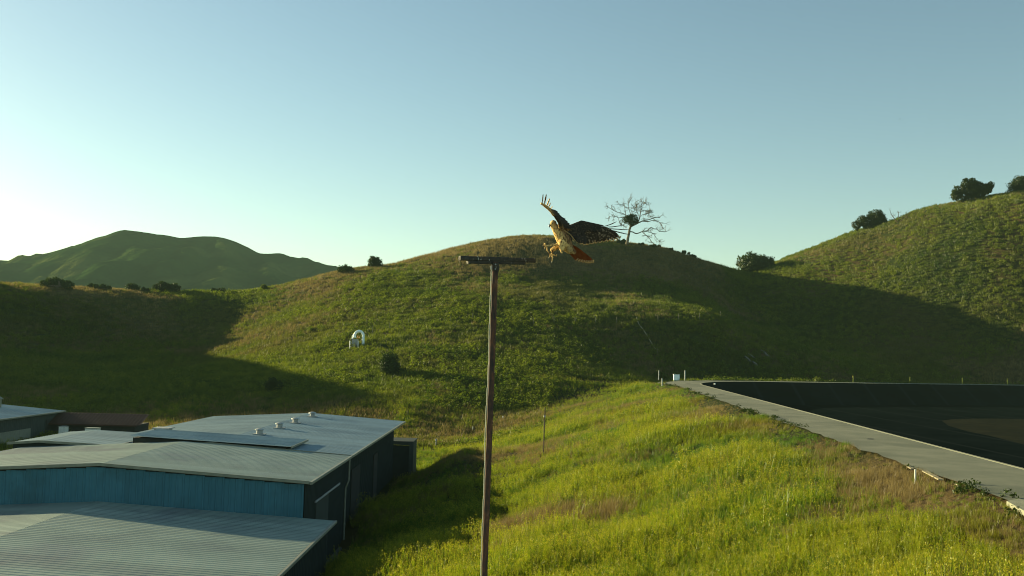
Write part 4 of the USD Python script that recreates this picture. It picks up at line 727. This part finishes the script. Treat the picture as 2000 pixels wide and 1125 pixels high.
def feather(base, tip, width, normal, bend=0.0, n=9, th=0.0012, blunt=0.75):
    """one flight feather: a thin cambered vane with a shaft ridge, from base to tip"""
    base, tip = np.asarray(base), np.asarray(tip); d = tip - base; L = np.linalg.norm(d); d = d / L; nn = np.asarray(normal, float); nn = nn - d * (nn @ d); nn /= np.linalg.norm(nn); s = np.cross(d, nn)
    V = []
    for i in range(n):
        t = i / (n - 1); w = width * (0.35 + 0.65 * min(t / 0.3, 1)) * math.sqrt(max(1 - max((t - blunt) / (1 - blunt), 0) ** 2, 0.015)); c_ = base + d * L * t + nn * bend * L * (t * t)
        for k, (a_, h_) in enumerate(((-0.62, -0.14), (-0.3, 0.0), (0, 0.05), (0.2, 0.02), (0.38, -0.08))): V += [c_ + s * a_ * w + nn * (h_ * w + th * (1.6 if k == 2 else 0.5)), c_ + s * a_ * w + nn * (h_ * w - th * 0.5)]
    Fc = []
    for i in range(n - 1):
        for k in range(4):
            a_, b_, c_, e = i * 10 + k * 2, i * 10 + k * 2 + 2, (i + 1) * 10 + k * 2 + 2, (i + 1) * 10 + k * 2
            Fc += [(a_, b_, c_), (a_, c_, e), (a_ + 1, c_ + 1, b_ + 1), (a_ + 1, e + 1, c_ + 1)]
        for k in (0, 8): a_, e = i * 10 + k, (i + 1) * 10 + k; Fc += [(a_, e, e + 1), (a_, e + 1, a_ + 1)]
    return np.array(V), np.array(Fc)
def along(chain, t):
    P = np.array([c_[0] for c_ in chain]); L = np.r_[0, np.cumsum(np.linalg.norm(np.diff(P, axis=0), axis=1))]; return np.array([np.interp(t * L[-1], L, P[:, k]) for k in range(3)])
view = np.array([0, -1.0, 0.0])
# wing swept out to the right: secondaries hang down from the arm, primaries reach right
wr = part('wing', tube([along(armR, t) + [0, -.004, 0] for t in np.linspace(0.12, 0.98, 14)], np.linspace(px_r(5), px_r(1.3), 14), 8), COVM, hawk, smooth=True)
sec = [(1118, 461, 1123, 466), (1120, 452, 1128, 473), (1125, 446, 1135, 476.5), (1131, 442, 1142, 478), (1136, 440, 1149, 477), (1142, 439, 1157, 475.5), (1147, 439, 1165, 474), (1152, 439.5, 1173, 473), (1157, 440, 1181, 471.5), (1162, 440.5, 1189, 470)]
for i, (bx, by, tx_, ty_) in enumerate(sec): part('flight_feather', feather(hk(bx, by, .06 + .008 * i), hk(tx_, ty_, .03 + .012 * i), px_r(13), view, 0.03), BARM if i > 3 else COVM, wr, smooth=40)
pri = [(1166, 441, 1199, 469.5, 9, -.02), (1169, 441.5, 1206, 467.5, 9, -.02), (1172, 442, 1211, 464.5, 9, 0), (1175, 442.5, 1208, 461, 8, .0), (1178, 443.5, 1228, 457.5, 6.0, .05), (1179, 443.5, 1227, 449.5, 5.2, .10), (1179, 442.5, 1219, 441.0, 4.2, .13), (1178, 441.5, 1204, 433.5, 3.4, .13)]
for i, (bx, by, tx_, ty_, w, bd) in enumerate(pri):
    nrm = view if i < 4 else np.array([0.1, -0.45, 0.9])
    part('flight_feather', feather(hk(bx, by + 1, .14 + .006 * i), hk(tx_, ty_ + (3 if i >= 4 else 0), .16 + .01 * i), px_r(w), nrm, bd, blunt=0.6), BARM if i < 4 else COVM, wr, smooth=40)
for bx, by, tx_, ty_ in sec[2:] + [(q_[0], q_[1], q_[2], q_[3]) for q_ in pri[:3]]:  # naturally pale tips, also carrying the sunlit rim of the trailing edge
    d_ = np.array([tx_ - bx, ty_ - by]); d_ = d_ / np.linalg.norm(d_); k_ = [sec_[:2] for sec_ in sec].index((bx, by)) if (bx, by) in [sec_[:2] for sec_ in sec] else 10; o_ = .03 + .012 * k_ if k_ < 10 else .165
    part('pale_tip', feather(hk(tx_ - d_[0] * 1.4, ty_ - d_[1] * 1.4, o_ - .003), hk(tx_ + d_[0] * 0.9, ty_ + d_[1] * 0.9, o_ - .003), px_r(9), view, 0, n=5, th=0.0016, blunt=0.3), PALEF, wr)
part('sunlit_edge', tube(spline([hk(1089, 443, -.02), hk(1102, 450, -.035), hk(1113, 457.5, -.03), hk(1120, 466, -.01), hk(1129, 476, .01)], 16), np.r_[np.linspace(px_r(.7), px_r(1.1), 10), np.linspace(px_r(1.1), px_r(.4), 6)], 7), PALEF, wr, smooth=True)  # sunlight on the inner wing edge, put into a pale strip
# small overlapping covert feathers over the upper wing
rc = np.random.default_rng(4)
for row_, (n, y_off, L_, w_) in enumerate(((13, 3, 10, 7.5), (12, 9, 11, 8.5), (11, 16, 12, 9))):
    for k in range(n):
        t = 0.06 + 0.80 * (k + 0.5 * (row_ % 2)) / n; b_ = along(armR, t); sl_ = np.array([0.30 + 0.5 * t, 0, -1.0]); sl_ /= np.linalg.norm(sl_); fall = 1 - 0.55 * t
        b2 = b_ + sl_ * (y_off - 3) * hs * fall + [0, -.014 + row_ * .004, 0]
        part('covert_feather', feather(b2, b2 + sl_ * L_ * hs * (1.15 - 0.3 * t), px_r(w_), view, 0.02, n=5, th=0.0008, blunt=0.5), COVM, wr, smooth=40)
# raised wing, seen almost edge on
wl = part('wing', tube([along(armL, t) for t in np.linspace(0.1, 0.98, 12)], np.linspace(px_r(5), px_r(1.2), 12), 8), COVM, hawk, smooth=True)
for i, t in enumerate(np.linspace(0.12, 0.66, 8)):
    b_ = along(armL, t); part('flight_feather', feather(b_, b_ + (np.array(hk(1121 - 2.6 * i * 1.6, 446 - 3.4 * i * 1.35, 0.06 - .02 * i)) - b_) * (1.0 if i < 5 else 0.8), px_r(10), np.array([0.62, -0.45, 0.64]), 0.0), COVM, wl, smooth=40)
for i, (bx, by, ox, tx_, ty_, w, bd, mt) in enumerate(((1059, 398, -.31, 1059.5, 379.5, 4.6, -.07, COVM), (1063, 400, -.30, 1066.5, 379, 4.8, -.05, BARM), (1068, 402, -.27, 1073.5, 387, 4.6, -.02, PALEF), (1071, 405, -.26, 1075, 396, 5, 0, PALEF), (1075, 409, -.24, 1079, 403, 5, 0, PALEF))):
    part('flight_feather', feather(hk(bx, by, ox), hk(tx_, ty_, ox - .06 + .03 * i), px_r(w), np.array([-0.75, -0.6, 0.2]), bd, blunt=0.55), mt, wl, smooth=40)
part('covert_feather', tube([along(armL, t) + np.array([-.009, -.010, -.003]) for t in np.linspace(0.5, 0.97, 8)], np.linspace(px_r(2.6), px_r(1.9), 8), 7), PALEF, wl, smooth=True)
# rufous tail fan
for i in range(8):
    u = i / 7; b_ = hk(1107 + 8 * u, 484 - 6 * u, .03 + .01 * i); t_ = hk(1127.5 + 32 * u, 507.5 + 5.2 * math.sin(u * 2.0), .02 + .028 * i)
    fm = feather(b_, t_, px_r(8.5), view + [0.3, 0, 0.2], -0.04 + 0.02 * u, blunt=0.85)
    tf = part('tail_feather', fm, TAILM, hawk, smooth=40)
    d = t_ - b_; part('pale_tip', feather(t_ - d * 0.06, t_ + d * 0.012, px_r(7.4), view + [0.3, 0, 0.2], -0.04 + 0.02 * u, n=4, th=0.0024, blunt=0.6), PALEF, tf)
part('undertail_covert', cat([feather(hk(1105, 474, -.03), hk(1113, 494, -.02), px_r(8), view, 0.02), feather(hk(1108, 474, -.02), hk(1117, 492, -.01), px_r(7), view, 0.02)]), PALEF, hawk, smooth=40)

# ------------------------------------------------------------------ evening haze
hz = box(-1700, 1700, -120, 1650, -9.5, 152)
hm = usdkit.material(stage, '/World/Looks/haze', {'v': ('principled_volume', {'color': (0.62, 0.95, 0.80), 'density': HAZE, 'anisotropy': 0.0})}, [], volume='v.volume')
if HAZE: tag(part('haze', hz, hm), 'thin pale evening haze filling the valley air', 'haze', kind='stuff')
